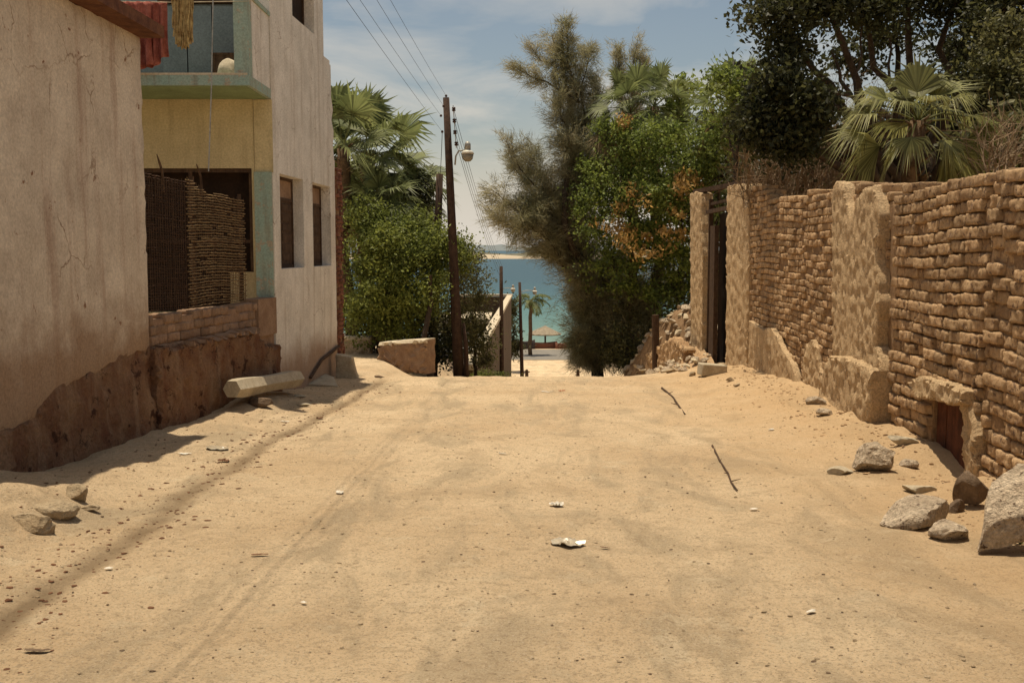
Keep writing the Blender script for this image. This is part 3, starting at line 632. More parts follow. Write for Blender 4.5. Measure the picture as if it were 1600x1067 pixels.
# balcony
mb = MB(); mb.box(((-3.70-9)/2, (14.70+15.995)/2, EYE+2.375), (5.3, 1.295, .14)); slab_ = mb.build('balcony_slab', M['teal'], wh)
mb = MB(); mb.box(((-3.73-9)/2, (14.75+15.99)/2, EYE+2.300), (5.2, 1.22, .010)); mb.build('balcony_soffit', M['greenceil'], wh)
mb = MB(); mb.box((-3.815, 14.83, EYE+3.9), (.20, .21, 2.9)); mb.build('balcony_pillar', M['teal'], wh)
mb = MB(); mb.box((-3.76, 15.46, EYE+2.99), (.10, 1.04, 1.09)); bsp_ = mb.build('balcony_side_parapet', M['white'], wh)
mb = MB(); mb.box((-3.76, 15.46, EYE+3.565), (.15, 1.045, .06)); mb.build('parapet_coping', M['teal'], bsp_)
mb = MB(); mb.box((-6.3, 14.76, EYE+2.462), (5.14, .12, .03)); mb.build('slab_kerb', M['coping'], slab_)
mb = MB(); mb.box((-6.4, 16.22, EYE+4.4), (5.0, .42, 4.19)); mb.box((-3.85, 16.3, EYE+4.4), (.29, .29, 4.19)); mb.build('upper_wall', M['bluegrey'], wh)
mb = MB()
X0, X1, z0, z1 = P(252, 60, 15.9).x, P(371, 60, 15.9).x, EYE+2.45, P(300, 4, 15.9).z
for i in range(3):
    a = X0+(X1-X0)*i/3; b = X0+(X1-X0)*(i+1)/3-.02; mb.box(((a+b)/2, 15.975, (z0+z1)/2), (b-a, .05, z1-z0-.08))
mb.build('balcony_door', M['bluegrey'], wh)
mb = MB(); mb.box((X1+.02, 15.96, (z0+z1)/2), (.05, .09, z1-z0)); mb.box(((X0+X1)/2, 15.96, z1+.02), (X1-X0+.1, .09, .05)); mb.build('door_frame', M['darkwood'], wh)
# diagonal drain pipe at the foot of the white wall
mb = MB(); mb.tube([PW.w(u, z, .035) for u, z in (WP(482, 590), WP(500, 562), WP(527, 541))], .028, 8); mb.build('drain_pipe', M['darkwood'], wh)

# things on the balcony
def cloth(name, pts_top, drop, label, cat, m, fold=.04, nf=7, seed=0, group=None):
    a, b = Vector(pts_top[0]), Vector(pts_top[1]); n, k = 40, 16; mb = MB(); d = (b-a); nrm = Vector((-d.y, d.x, 0)).normalized(); V = []
    for j in range(k+1):
        for i in range(n+1):
            s = i/n; t = j/k; dr = drop(s) if callable(drop) else drop
            o = fold*(math.sin(s*nf*2*math.pi+seed)+.5*math.sin(s*nf*4.7+t*2))*(.35+.65*t)
            p = a+d*(s+(.5-s)*.10*t*math.sin(3*t))+nrm*o; p.z -= dr*t+.03*math.sin(s*9+seed)*t; V.append(p)
    V2 = [v+nrm*.006 for v in V]; N = len(V); f = []
    for j in range(k):
        for i in range(n):
            q = j*(n+1)+i; f.append((q, q+1, q+n+2, q+n+1)); f.append((N+q+n+1, N+q+n+2, N+q+1, N+q))
    for i in range(n): f.append((N+i, N+i+1, i+1, i)); q = k*(n+1)+i; f.append((q, q+1, N+q+1, N+q))
    for j in range(k): q = j*(n+1); f.append((q, q+n+1, N+q+n+1, N+q)); q += n; f.append((N+q, N+q+n+1, q+n+1, q))
    mb.add([tuple(v) for v in V+V2], f); o = mb.build(name, m, smooth=True, loc=tuple(a)); return tag(o, label, cat, group)
cl0, cl1 = P(150, 2, 14.5), P(395, 2, 14.72)
mb = MB(); mb.tube([cl0, (cl0+cl1)/2+Vector((0, 0, -.02)), cl1], .005, 5); tag(mb.build('clothes_line', M['bag'], loc=tuple(cl1)), 'thin pale clothes line stretched across the balcony front', 'clothes line')
a = P(163, 3, 14.5); b = P(236, 3, 14.5)
cloth('hanging_cloth', (a, b), .86, 'wide faded red cloth hanging from the clothes line beside the house wall', 'laundry', M['redcloth'], .05, 5, 1)
a = P(212, 3, 14.62); b = P(261, 3, 14.62)
cloth('hanging_cloth', (a, b), lambda s: .98-.22*s, 'narrower darker red cloth hanging behind the wide one, hem reaching the balcony slab', 'laundry', M['redcloth'], .04, 4, 3)
mb = MB(); rr = random.Random(3); mt = P(285, -6, 14.58)
for i in range(150):
    x = rr.uniform(-.13, .13); y = rr.uniform(-.06, .06); l = rr.uniform(.5, .74)*(1-.6*(x/.16)**2*.4)
    pts = [mt+Vector((x*(1-.1*t)+.012*math.sin(t*6+i), y+.012*math.cos(t*5+i), -l*t)) for t in (0, .25, .5, .75, 1)]; mb.tube(pts, .010, 4)
tag(mb.build('yarn_mop', M['mop'], loc=tuple(mt)), 'stringy yellowish yarn mop head drying on the clothes line', 'mop')
def sack(name, c, r, m, label, cat, seed=0, sub=3):
    bm = bmesh.new(); bmesh.ops.create_icosphere(bm, subdivisions=sub, radius=1)
    V = np.array([v.co for v in bm.verts]); F = np.array([[v.index for v in f.verts] for f in bm.faces]); bm.free()
    V = vnoise(V, 1.6, .18, seed); V = V*np.array(r); V[:, 2] = np.maximum(V[:, 2], -r[2]*.75); mb = MB(); mb.add(V+np.array(c), F); return tag(mb.build(name, m, smooth=True, loc=c), label, cat)
q = P(357, 110, 15.4); sack('white_sack', (q.x, q.y, EYE+2.445+.15), (.16, .14, .20), M['bag'], 'slumped off white sack on the balcony floor by the door', 'sack', 2)
q = P(352, 98, 15.6); mb = MB(); mb.box((q.x, 15.72, EYE+2.447+.22), (.36, .26, .44)); mb.box((q.x, 15.72, EYE+2.447+.455), (.40, .30, .03)); tag(mb.build('wooden_crate', M['darkwood'], loc=(q.x, 15.72, EYE+2.45)), 'dark wooden crate standing behind the white sack on the balcony', 'crate')
mb = MB(); a = P(333, -4, 14.62); b = P(326, 268, 14.3); mb.tube([a, (a+b)/2+Vector((.01, 0, 0)), b], .009, 5); tag(mb.build('hanging_cable', M['metal'], loc=tuple(a)), 'thin grey cable hanging straight down in front of the yellow wall', 'cable')
# ------------------------------------------------------------------ rocks and slabs
def rock_mesh(r, seed, planes=9, sub=4, depth=.25, amp=.05, nsc=2.2, top=None):
    rr = random.Random(seed); bm = bmesh.new(); bmesh.ops.create_icosphere(bm, subdivisions=sub, radius=1)
    V = np.array([v.co for v in bm.verts]); F = np.array([[v.index for v in f.verts] for f in bm.faces]); bm.free()
    for _ in range(planes):
        n = Vector((rr.gauss(0, 1), rr.gauss(0, 1), rr.gauss(0, 1))).normalized(); n = np.array(n); d = rr.uniform(1-2.2*depth, 1-.5*depth)
        x = V@n-d; V = V-np.outer(np.maximum(x, 0), n)*.97
    if top: V[:, 2] = np.where(V[:, 2] > top, top+(V[:, 2]-top)*.06, V[:, 2])
    V = vnoise(V, nsc, amp, seed); V = vnoise(V, nsc*3.5, amp*.45, seed+5)
    return V*np.array(r), F
def rock(name, loc, r, m, label, cat='rock', seed=0, rot=(0, 0, 0), group=None, **k):
    V, F = rock_mesh(r, seed, **k); mb = MB(); mb.add(V, F); o = mb.build(name, m, smooth=False); o.location = loc; o.rotation_euler = rot
    return tag(o, label, cat, group)
def rk(px, py, r, up, *a, **k):
    q = G(px, py); return rock('rock', (q.x, q.y, q.z+up), r, *a, **k)
q = G(1565, 868); zn = Vector((-.36, -.62, .70)).normalized(); xn = Vector((.55, .05, .66)); xn = (xn-zn*xn.dot(zn)).normalized(); yn = zn.cross(xn); mr_ = Matrix((xn, yn, zn)).transposed().to_euler()
rock('rock', (q.x+.12, q.y+.12, q.z+.25), (.45, .28, .15), M['rock'], 'largest pale pitted slab of rock leaning at the right edge', seed=11, rot=tuple(mr_), planes=14, depth=.26, top=.6, sub=5, amp=.05)
q = G(1436, 822); rock('rock', (q.x, q.y+.05, q.z+.06), (.27, .21, .17), M['rock'], 'broad flat topped rock left of the largest slab', seed=4, rot=(R(8), R(-4), R(20)), planes=10, depth=.25, top=.5)
q = G(1492, 842); rock('rock', (q.x, q.y+.05, q.z+.03), (.17, .13, .12), M['rock'], 'small wedge shaped rock between the flat topped rock and the largest slab', seed=6, rot=(R(10), R(8), R(10)), planes=10, depth=.25, top=.45)
rk(1518, 790, (.13, .12, .20), .12, M['rockd'], 'dark brown upright rock behind the largest slab', seed=8, rot=(R(10), R(18), 0), planes=10, depth=.3)
rk(1492, 800, (.08, .07, .08), .03, M['rockd'], 'small dark rock wedged behind the flat topped rock', seed=9)
rk(1366, 734, (.23, .17, .15), .10, M['rock'], 'rounded pitted boulder in front of the plastered pilaster', seed=13, rot=(0, R(4), 0), planes=8, depth=.22, amp=.09, nsc=3)
rk(1315, 740, (.13, .09, .05), .02, M['concrete'], 'low half buried stone left of the pitted boulder', seed=15)
rk(1410, 695, (.24, .20, .07), .04, M['concrete'], 'flat pale stone between the pitted boulder and the hatch', seed=16, rot=(R(6), R(12), R(30)), planes=12, depth=.4)
rk(1420, 728, (.10, .08, .05), .02, M['rock'], 'fist sized stone beside the pitted boulder, towards the hatch', seed=17)
rk(1434, 768, (.15, .10, .05), .02, M['concrete'], 'smooth grey stone just behind the flat topped rock', seed=18)
rk(1275, 632, (.14, .10, .08), .04, M['rock'], 'small stone at the foot of the wall left of the pilaster', seed=19)
rk(1290, 648, (.12, .10, .06), .03, M['rock'], 'stone lump at the left foot of the pilaster', seed=20)
rk(85, 800, (.17, .14, .10), .03, M['dirtrock'], 'dirt covered rock with dark cleft at the lower left by the house shadow', seed=22, amp=.1, nsc=3)
rk(45, 822, (.20, .15, .09), .0, M['dirtrock'], 'low lumpy rock leftmost in the dirt bank', seed=23, amp=.1)
rk(118, 778, (.10, .09, .08), .03, M['dirtrock'], 'knobbly stone on the edge of the house shadow', seed=24)
rk(135, 795, (.10, .06, .03), .01, M['dirtrock'], 'small flat stone right of the knobbly stone', seed=25)
# fallen column and slabs on the left
q0, q1 = P(362, 608, 13.3), P(464, 591, 15.7)
bm = bmesh.new(); mb = MB(); pts = []; rad = []
for i in range(15):
    t = i/14; pts.append(q0.lerp(q1, t)); rad.append(.132*(1+.10*noise.noise(Vector((t*4, 0, 3)))+.05*math.sin(t*9))*(.93 if i in (0, 14) else 1))
mb.tube(pts, rad, 6); o = tag(mb.build('fallen_column', M['concrete'], loc=tuple(q0)), 'pale broken concrete column lying against the low wall', 'fallen column')
rk(408, 634, (.17, .13, .11), .05, M['rockd'], 'stone propping up the fallen concrete column', seed=31)
def wedge(name, pts, h, m, label, cat):
    b = [G(*p) for p in pts]; mb = MB(); t = [Vector((p.x, p.y, p.z+hh)) for p, hh in zip(b, h)]; n = len(b)
    for p in b: p.z -= .05
    mb.add([tuple(v) for v in b+t], [tuple(range(n))[::-1], tuple(range(n, 2*n))]+[(i, (i+1) % n, n+(i+1) % n, n+i) for i in range(n)]); o = mb.build(name, m, loc=tuple(b[0])); bv = o.modifiers.new('bevel', 'BEVEL'); bv.width = .012; bv.segments = 2; return tag(o, label, cat)
wedge('broken_slab', [(470, 603), (528, 605), (522, 596), (488, 590)], (.05, .03, .09, .18), M['concrete'], 'thin triangular broken slab right of the fallen column', 'slab')
q = G(549, 592); mb = MB(); PS = Plane((q.x-.32, q.y+.1), (q.x+.18, q.y), 1); PS.n = Vector((0, -1, 0))
patch(mb, PS, [(0, q.z-.1), (.46, q.z-.1), (.33, q.z+.42), (.0, q.z+.46)], .0, -.22, step=.07, jag=.008, rough=.01, edge=.9, seed=2); tag(mb.build('concrete_kerbstone', M['concrete'], loc=tuple(q)), 'leaning concrete block at the foot of the brick pier', 'concrete block')
rk(592, 590, (.13, .07, .04), .01, M['rockd'], 'flat dark stone beside the leaning concrete block', seed=35)
for i, (x, y, w, lab) in enumerate([(468, 620, .10, 'pale brick fragment nearest the fallen column'), (472, 634, .13, 'long pale brick shard on the dirt below the fallen column'), (415, 612, .07, 'small stone right under the fallen column end')]):
    rk(x, y, (w, w*.5, .03), .01, M['concrete'], lab, 'stone', seed=40+i)
# ------------------------------------------------------------------ adobe wall (right)
PA = Plane((4.64, 16.5), (3.55, 2.9), -1)          # u towards the camera
PC = Plane((4.64, 16.5), (4.64, 26.8), -1)         # u away from the camera
def AP(x, y): return PA.px(x, y)
def CP(x, y): return PC.px(x, y)
def prof(pl, lst):
    pts = sorted(pl.px(*q) for q in lst); U = [p[0] for p in pts]; Z = [p[1] for p in pts]; return lambda u: float(np.interp(u, U, Z))
wallA = thing('adobe_wall', (4.1, 10, gz(4.1, 10)), 'long crumbling adobe block wall with plastered pilaster and small hatch on the right', 'wall')
topA = prof(PA, [(1250, 296), (1290, 292), (1312, 286), (1345, 286), (1385, 292), (1420, 286), (1460, 279), (1500, 272), (1540, 262), (1600, 250), (1760, 215)])
uP0, uP1 = AP(1309, 450)[0], AP(1381, 450)[0]      # pilaster
uG = AP(1392, 450)[0]
hA, hB = AP(1447, 680)[0], AP(1508, 680)[0]; hz = AP(1475, 618)[1]
LA = 13.2
uC = AP(1537, 450)[0]
def skipA(u, z, h):
    if hA-h < u < hB+h and z < hz: return True
    if uP1-h*.2 < u < uG and True: return True
    return False
def outA(u, z): return -.004 if u > uC else (.0 if u > uG else -.02)
mb = MB(); z0 = -1.0
n = blocks(mb, PA, uG, uC, z0, topA, skip=skipA, seed=1, warp=.03, out=outA)
n += blocks(mb, PA, uC+.02, LA, z0+.05, topA, skip=skipA, seed=2, L=.34, warp=.045, out=outA, erode=.7)
n += blocks(mb, PA, 0, uP1, z0+.03, topA, skip=skipA, seed=3, L=.34, H=.11, warp=.03, out=outA, erode=.5)
mb.build('adobe_blocks', M['adobe'], wallA, smooth=True)
mb = MB(); tp = [(u, topA(u)-.18) for u in np.linspace(LA, 0, 30)]
patch(mb, PA, [(0, z0), (hA, z0), (hA, hz), (hB, hz), (hB, z0), (LA, z0)]+tp, -.056, -.34, step=.10, jag=.01, rough=.022, edge=.95, seed=5, nsc=8); mb.build('mud_core', M['mortar'], wallA)
# pilaster with forked top and broad foot
mb = MB()
pp = [AP(*q) for q in [(1304, 640), (1312, 560), (1310, 545), (1309, 440), (1309, 350), (1308, 300), (1314, 284), (1327, 288), (1331, 315), (1337, 334), (1343, 330), (1349, 312), (1360, 294), (1377, 290), (1383, 330), (1380, 400), (1384, 470), (1379, 540), (1386, 560), (1388, 600), (1384, 640)]]
patch(mb, PA, pp, .085, -.06, step=.045, jag=.02, rough=.028, edge=.85, seed=7, nsc=9); mb.build('pilaster', M['straw'], wallA)
mb = MB()
pp = [AP(*q) for q in [(1304, 665), (1302, 620), (1310, 575), (1318, 556), (1350, 560), (1381, 573), (1389, 580), (1386, 640), (1378, 700), (1350, 720), (1310, 700)]]
patch(mb, PA, pp, .20, -.06, step=.045, jag=.022, rough=.035, edge=.88, seed=8, nsc=8); mb.build('pilaster_foot', M['straw'], wallA)
# thin plaster scars and patches on the far half of the near wall
mb = MB()
pp = [AP(*q) for q in [(1255, 625), (1257, 560), (1262, 540), (1272, 532), (1280, 545), (1286, 600), (1292, 640), (1290, 660)]]
patch(mb, PA, pp, .03, -.05, step=.04, jag=.03, rough=.03, edge=.85, seed=10, nsc=9)
mb.build('plaster_scar', M['straw'], wallA)
# hatch: red-brown boards set back, lintel block, jamb
hb_ = thing; mb = MB(); k = 4; w = (hB-hA)/k
for i in range(k): mb.pbox(PA, hA+i*w+.004, hA+(i+1)*w-.004, z0, hz-.01, -.13, -.10-.006*(i % 2))
mb.build('hatch_door', M['redwood'], wallA)
mb = MB()
pp = [AP(*q) for q in [(1433, 598), (1452, 588), (1480, 596), (1500, 600), (1522, 612), (1521, 632), (1500, 634), (1470, 624), (1447, 622)]]
patch(mb, PA, pp, .10, -.12, step=.035, jag=.016, rough=.025, edge=.85, seed=14, nsc=9); mb.build('hatch_lintel', M['straw'], wallA)
mb = MB()
pp = [AP(*q) for q in [(1506, 628), (1522, 630), (1530, 680), (1528, 750), (1520, 790), (1508, 780), (1509, 700)]]
patch(mb, PA, pp, .035, -.2, step=.04, jag=.02, rough=.03, edge=.9, seed=15, nsc=9)
mb.build('hatch_jamb', M['straw'], wallA)
# farther, higher stretch
wallC = thing('adobe_wall', (4.64, 20, gz(4.64, 20)), 'far stretch of adobe wall with tall plaster pillars and dark doorway under a tilted beam', 'wall')
topC = prof(PC, [(1260, 298), (1235, 302), (1205, 308), (1197, 300), (1190, 290), (1170, 290), (1140, 291)])
ue = CP(1169, 450)[0]
mb = MB(); blocks(mb, PC, 0, ue, z0-.3, topC, L=.34, H=.105, warp=.03, seed=6, erode=.5, out=lambda u, z: 0); mb.build('adobe_blocks', M['adobe'], wallC, smooth=True)
mb = MB(); tp = [(u, topC(u)-.18) for u in np.linspace(ue, 0, 12)]
patch(mb, PC, [(0, z0-.4), (ue, z0-.4)]+tp, -.044, -.34, step=.14, rough=.02, edge=.95, seed=17); mb.build('mud_core', M['mortar'], wallC)
def pillar(pxs, front, seed, name='plaster_pillar', back=-.42, m='straw', jag=.02):
    mb = MB(); patch(mb, PC, [CP(*q) for q in pxs], front, back, step=.06, jag=jag, rough=.028, edge=.95, seed=seed, nsc=8); return mb.build(name, M[m], wallC)
pillar([(1170, 590), (1137, 588), (1139, 292), (1155, 287), (1171, 291), (1173, 400)], .05, 18)
pillar([(1097, 560), (1080, 560), (1079, 302), (1088, 299), (1097, 303), (1099, 400)], .02, 19, back=-.26)
pillar([(1256, 624), (1176, 596), (1177, 500), (1186, 508), (1200, 515), (1212, 512), (1222, 530), (1230, 545), (1245, 570), (1250, 590)], .09, 20, 'plaster_dado', -.02)
mb = MB(); ud0, ud1 = CP(1137, 450)[0]+.02, CP(1099, 450)[0]-.02; zd = CP(1125, 330)[1]
mb.pbox(PC, ud0, ud1, z0-.9, zd, -.40, -.36); mb.build('doorway_dark', M['dark'], wallC)
mb = MB()
for u in (ud0+.03, ud0+.30, ud1-.06): mb.pbox(PC, u, u+.09, z0-.9, zd+.35, -.20, -.10)
mb.pbox(PC, ud0, ud1, zd, zd+.09, -.12, -.02); mb.pbox(PC, ud0, ud1, zd+.2, zd+.27, -.20, -.12); mb.build('door_frame', M['darkwood'], wallC)
mb = MB(); mb.pbox(PC, CP(1112, 450)[0], CP(1105, 450)[0], z0-.9, zd-.3, -.15, -.05); mb.build('plank', M['darkwood'], wallC)
a, b = P(1078, 300, 26.4), P(1180, 281, 21.0); a.x += .15; b.x += .1
mb = MB(); rot = (b-a).to_track_quat('X', 'Z').to_matrix(); mb.box((a+b)/2, ((b-a).length, .16, .10), rot=rot); mb.build('lintel_beam', M['darkwood'], wallC)
# ruined stub wall, posts and rubble
PR = Plane((4.15, 25.5), (3.75, 32.5), -1)
def RP(x, y): return PR.px(x, y)
ruin = thing('ruined_wall', (4.5, 28, gz(4.5, 28)), 'low ruined stub of mud wall with broken slanting top beyond the doorway', 'wall')
mb = MB(); patch(mb, PR, [(-.6, RP(1090, 600)[1])]+[RP(*q) for q in [(1000, 610), (997, 560), (1003, 556), (1018, 552), (1034, 538), (1052, 530), (1072, 548)]]+[(-.6, RP(1098, 566)[1])], 0, -.25, step=.06, jag=.07, rough=.06, edge=.95, seed=24, nsc=8); mb.build('stub', M['adobe'], ruin)
mb = MB(); a = P(1025, 600, 28.2); b = P(1024, 492, 28.2); mb.tube([a, b], [.10, .10], 8); tag(mb.build('wooden_post', M['darkwood'], loc=tuple(a)), 'dark upright wooden post in front of the ruined stub wall', 'post')
rrr = random.Random(9); rubs = []
protoV = [rock_mesh((1, .75, .5), 100+i, sub=3, depth=.35, amp=.05) for i in range(4)]; RM = []
for i, (V, F) in enumerate(protoV):
    mb = MB(); mb.add(V, F); o = mb.build('rubble_stone', M['greyplaster' if i % 2 else 'rock']); RM.append(o)
def heap(t, u):
    """surface of the mound: t along the wall line (0 far, 1 near), u across (0 street side, 1 back)"""
    px = 1000+136*t; Y = 31.0-6.0*t; topy = np.interp(px, [1000, 1020, 1050, 1075, 1100, 1136], [545, 508, 482, 484, 520, 562]); c = P(px, topy, Y); bz = gz(c.x, Y)-.12
    x = c.x-.55+1.5*u; w_ = math.sin(min(1, u*1.9)*math.pi/2)*math.sin(min(1, (1-u)*3)*math.pi/2); z = bz+(c.z-bz)*w_
    return Vector((x, Y, z+.12*noise.noise(Vector((x*2, Y*2, 0)))+.06*noise.noise(Vector((x*6, Y*6, 4)))))
for i in range(150):
    t = rrr.random(); u = rrr.uniform(.02, .75); q = heap(t, u)
    src = RM[i % 4]; o = src if i < 4 else src.copy()
    if i >= 4: COL.objects.link(o)
    s = rrr.uniform(.09, .25); o.location = q+Vector((0, 0, s*.2)); o.scale = (s, s, s*rrr.uniform(.6, 1)); o.rotation_euler = (rrr.uniform(-.6, .6), rrr.uniform(-.6, .6), rrr.uniform(0, 6)); tag(o, 'broken stone in the rubble heap beside the ruined stub wall', 'stone', 'rubble heap stones')
for i in range(95):   # spill in front of the broken pillar and doorway
    r = rrr.random(); Y = rrr.uniform(23.2, 28.0); x = 4.66-r*.95; top = .85*(1-r)**1.3*(.45+.55*math.exp(-((Y-26)/1.5)**2)); o = RM[i % 4].copy(); COL.objects.link(o)
    s = rrr.uniform(.07, .19); o.location = (x, Y, gz(x, Y)+top*rrr.uniform(.2, 1)+s*.2); o.scale = (s, s, s*rrr.uniform(.6, 1)); o.rotation_euler = (rrr.uniform(-.6, .6), rrr.uniform(-.6, .6), rrr.uniform(0, 6)); tag(o, 'broken stone in the spill of rubble before the dark doorway', 'stone', 'doorway rubble stones')
mb = MB(); hp2 = []
for i in range(30):
    for j in range(10): Y = 23.0+5.2*i/29; r = 1-j/9; x = 4.68-r*1.0; hp2.append((x, Y, gz(x, Y)-.04+.72*(1-r)**1.3*(.45+.55*math.exp(-((Y-26)/1.5)**2))*(sm(23, 24, Y)*sm(28.2, 27.4, Y))+.05*noise.noise(Vector((x*5, Y*5, 2)))))
mb.add(hp2, [(i*10+j, (i+1)*10+j, (i+1)*10+j+1, i*10+j+1) for i in range(29) for j in range(9)]); tag(mb.build('rubble_earth', M['adobe'], smooth=True), 'low bank of crumbled earth sloping against the broken doorway pillar', 'earth mound')
mb = MB(); hp = [tuple(heap(i/59, j/23)) for i in range(60) for j in range(24)]
f = [(i*24+j, i*24+j+1, (i+1)*24+j+1, (i+1)*24+j) for i in range(59) for j in range(23)]; mb.add(hp, f); o = mb.build('rubble_earth', M['mortar'], smooth=True); tag(o, 'mound of crumbled adobe earth under the broken stones by the doorway', 'earth mound')
rk(1092, 574, (.40, .14, .12), .10, M['rock'], 'long pale slab of fallen masonry at the foot of the doorway', seed=51, rot=(0, R(-12), R(20)), planes=12, depth=.35)
q = G(1115, 586); mb = MB(); mb.box((q.x, q.y+.15, q.z+.08), (.48, .3, .22), rot=Matrix.Rotation(.15, 3, 'Z')@Matrix.Rotation(.08, 3, 'Y')); o = mb.build('stone_block', M['concrete'], loc=tuple(q)); bv = o.modifiers.new('b', 'BEVEL'); bv.width = .02; bv.segments = 2; tag(o, 'squared pale stone block lying before the plaster pillar', 'stone block')
for i, (x, y, w, lab) in enumerate([(1050, 582, .16, 'angular stone at the left foot of the ruined stub wall'), (1082, 586, .12, 'pale chunk in front of the fallen masonry slab'), (1128, 572, .14, 'dusty stone in the doorway beside the squared block'), (1100, 560, .18, 'upper stone leaning in the doorway behind the masonry slab'), (1140, 596, .10, 'small stone at the foot of the tall plaster pillar'), (1152, 604, .07, 'smallest stone by the tall plaster pillar foot')]):
    rk(x, y, (w, w*.7, w*.55), .03, M['dirtrock'], lab, 'stone', seed=70+i, planes=11, depth=.3)
rk(1068, 580, (.14, .09, .06), .03, M['rock'], 'small stone left of the fallen masonry slab', seed=53)

# ------------------------------------------------------------------ poles and wires
def pole(top, base, Y, r0, r1, label, root_drop=.4):
    a = P(*base, Y); b = P(*top, Y); g = gz(a.x, Y); a = a+(a-b).normalized()*max(0, (a.z-g+.2)); t = thing('utility_pole', (a.x, a.y, min(a.z, g)), label, 'utility pole', 'utility poles down the street')
    mb = MB(); mb.tube([a+(b-a)*k for k in (0, .25, .5, .75, 1)], [r0+(r1-r0)*k for k in (0, .25, .5, .75, 1)], 12); mb.build('shaft', M['pole'], t, smooth=True); return t, a, b
def lamp(t, p, d, s=1.0):
    """gooseneck arm from p, head at p+d"""
    mb = MB(); e = p+Vector(d); q = Vector((p.x+d[0]*.35, p.y+d[1]*.35, p.z+d[2]*.95)); mb.tube([p, p+Vector((.02, 0, d[2]*.6)), q, e], .022*s, 8); arm_ = mb.build('lamp_arm', M['metal'], t, smooth=True)
    mb = MB(); c = e+Vector((.06*s, 0, .07*s)); mb.tube([c+Vector((0, 0, -.06*s)), c+Vector((0, 0, .09*s)), c+Vector((0, 0, .15*s))], [.08*s, .08*s, .04*s], 12); mb.build('lamp_housing', M['metal'], arm_, smooth=True)
    mb = MB(); mb.tube([c+Vector((0, 0, -.06*s)), c+Vector((0, 0, -.10*s)), c+Vector((0, 0, -.17*s))], [.06*s, .14*s, .17*s], 16); mb.build('lamp_shade', M['lampwhite'], arm_, smooth=True)
    mb = MB(); mb.tube([c+Vector((0, 0, -.172*s)), c+Vector((0, 0, -.30*s)), c+Vector((0, 0, -.36*s))], [.155*s, .13*s, .07*s], 16); mb.build('lamp_glass', M['lens'], arm_, smooth=True)
YP1 = 27
t1, a1, b1 = pole((697, 153), (717, 590), YP1, .15, .082, 'tallest dark wooden utility pole at the crest carrying a gooseneck street lamp')
mb = MB(); mb.tube([P(729, 592, YP1-.1)+Vector((0, 0, -.2)), P(728, 540, YP1-.1), P(724, 505, YP1-.1)], [.07, .06, .04], 8); mb.build('side_stub', M['pole'], t1, smooth=True)
lamp(t1, P(711, 258, YP1), (.27, -.0, .38))
rack = MB(); rack.tube([P(708, 165, YP1-.12), P(713, 232, YP1-.12)], .012, 6); rack_ = rack.build('insulator_rack', M['metal'], t1)
INS = []
for x, y in ((709, 171), (710, 189), (711, 207), (713, 225)):
    q = P(x, y, YP1-.16); mb = MB(); mb.tube([q+Vector((0, 0, -.05)), q+Vector((0, 0, -.02)), q, q+Vector((0, 0, .02)), q+Vector((0, 0, .05))], [.04, .055, .03, .055, .04], 10); mb.build('insulator', M['ceramic'], rack_, smooth=True); INS.append(q)
LINS = []
for x, y in ((691, 206), (689, 181), (693, 166), (697, 150)):
    q = P(x, y, YP1-.2); mb = MB(); mb.tube([q+Vector((0, 0, -.03)), q, q+Vector((0, 0, .03))], [.025, .035, .02], 8); mb.build('insulator', M['ceramic'], t1, smooth=True); LINS.append(q)
for (q, x, lab) in zip(LINS, (543, 564, 590, 611), ('lowest power line running overhead from the tallest pole, leftmost at the sky edge', 'second power line from the left running overhead to the tallest pole', 'third power line from the left running overhead to the tallest pole', 'topmost power line meeting the tip of the tallest pole')):
    h = q.z-EYE; d = ray(x, 0); m_ = Vector((0, 0, EYE))+d*((h-.12)/d.z); e = q+(m_-q)*2.6; mid = m_
    pts = []
    for k in range(25):
        s = k/24; p = q.lerp(e, s); p.z = q.z-.30*4*s*(1-s)*.5; pts.append(p)
    dz = m_.z-min(pts, key=lambda p: abs(p.y-m_.y)).z; mb = MB(); mb.tube(pts, .0032, 5); tag(mb.build('power_line', M['wire'], loc=tuple(q)), lab, 'power line', 'power lines over the street')
t2, a2, b2 = pole((783, 416), (784, 600), 56, .14, .09, 'dark utility pole standing against the brown sea side wall'); lamp(t2, b2+Vector((.1, 0, -1.3)), (.5, 0, .12), .8)
t3, a3, b3 = pole((812, 441), (816, 600), 76, .15, .10, 'farthest utility pole, by the foot of the street before the sea'); lamp(t3, b3+Vector((.1, 0, -.9)), (.95, 0, .3), 1.1)
t4, a4, b4 = pole((687, 272), (680, 480), 30, .14, .10, 'shorter leaning utility pole rising out of the green shrubs')
for i, (q, tz) in enumerate(zip(INS, (0, -.25, -.5, -.75))):
    e = b2+Vector((.1, 0, tz-.1)); pts = [q.lerp(e, k/16)-Vector((0, 0, .7*4*(k/16)*(1-k/16)*.5)) for k in range(17)]; mb = MB(); mb.tube(pts, .006, 4)
    tag(mb.build('power_line', M['wire'], loc=tuple(q)), ('topmost', 'second', 'third', 'lowest')[i]+' power line from the insulator rack down towards the sea', 'power line', 'power lines down to the sea')
mb = MB(); e = b4+Vector((0, 0, -.1)); pts = [LINS[0].lerp(e, k/10)-Vector((0, 0, .2*4*(k/10)*(1-k/10))) for k in range(11)]; mb.tube(pts, .008, 4); tag(mb.build('service_cable', M['wire'], loc=tuple(e)), 'slack cable between the tallest pole and the shorter leaning pole', 'cable')

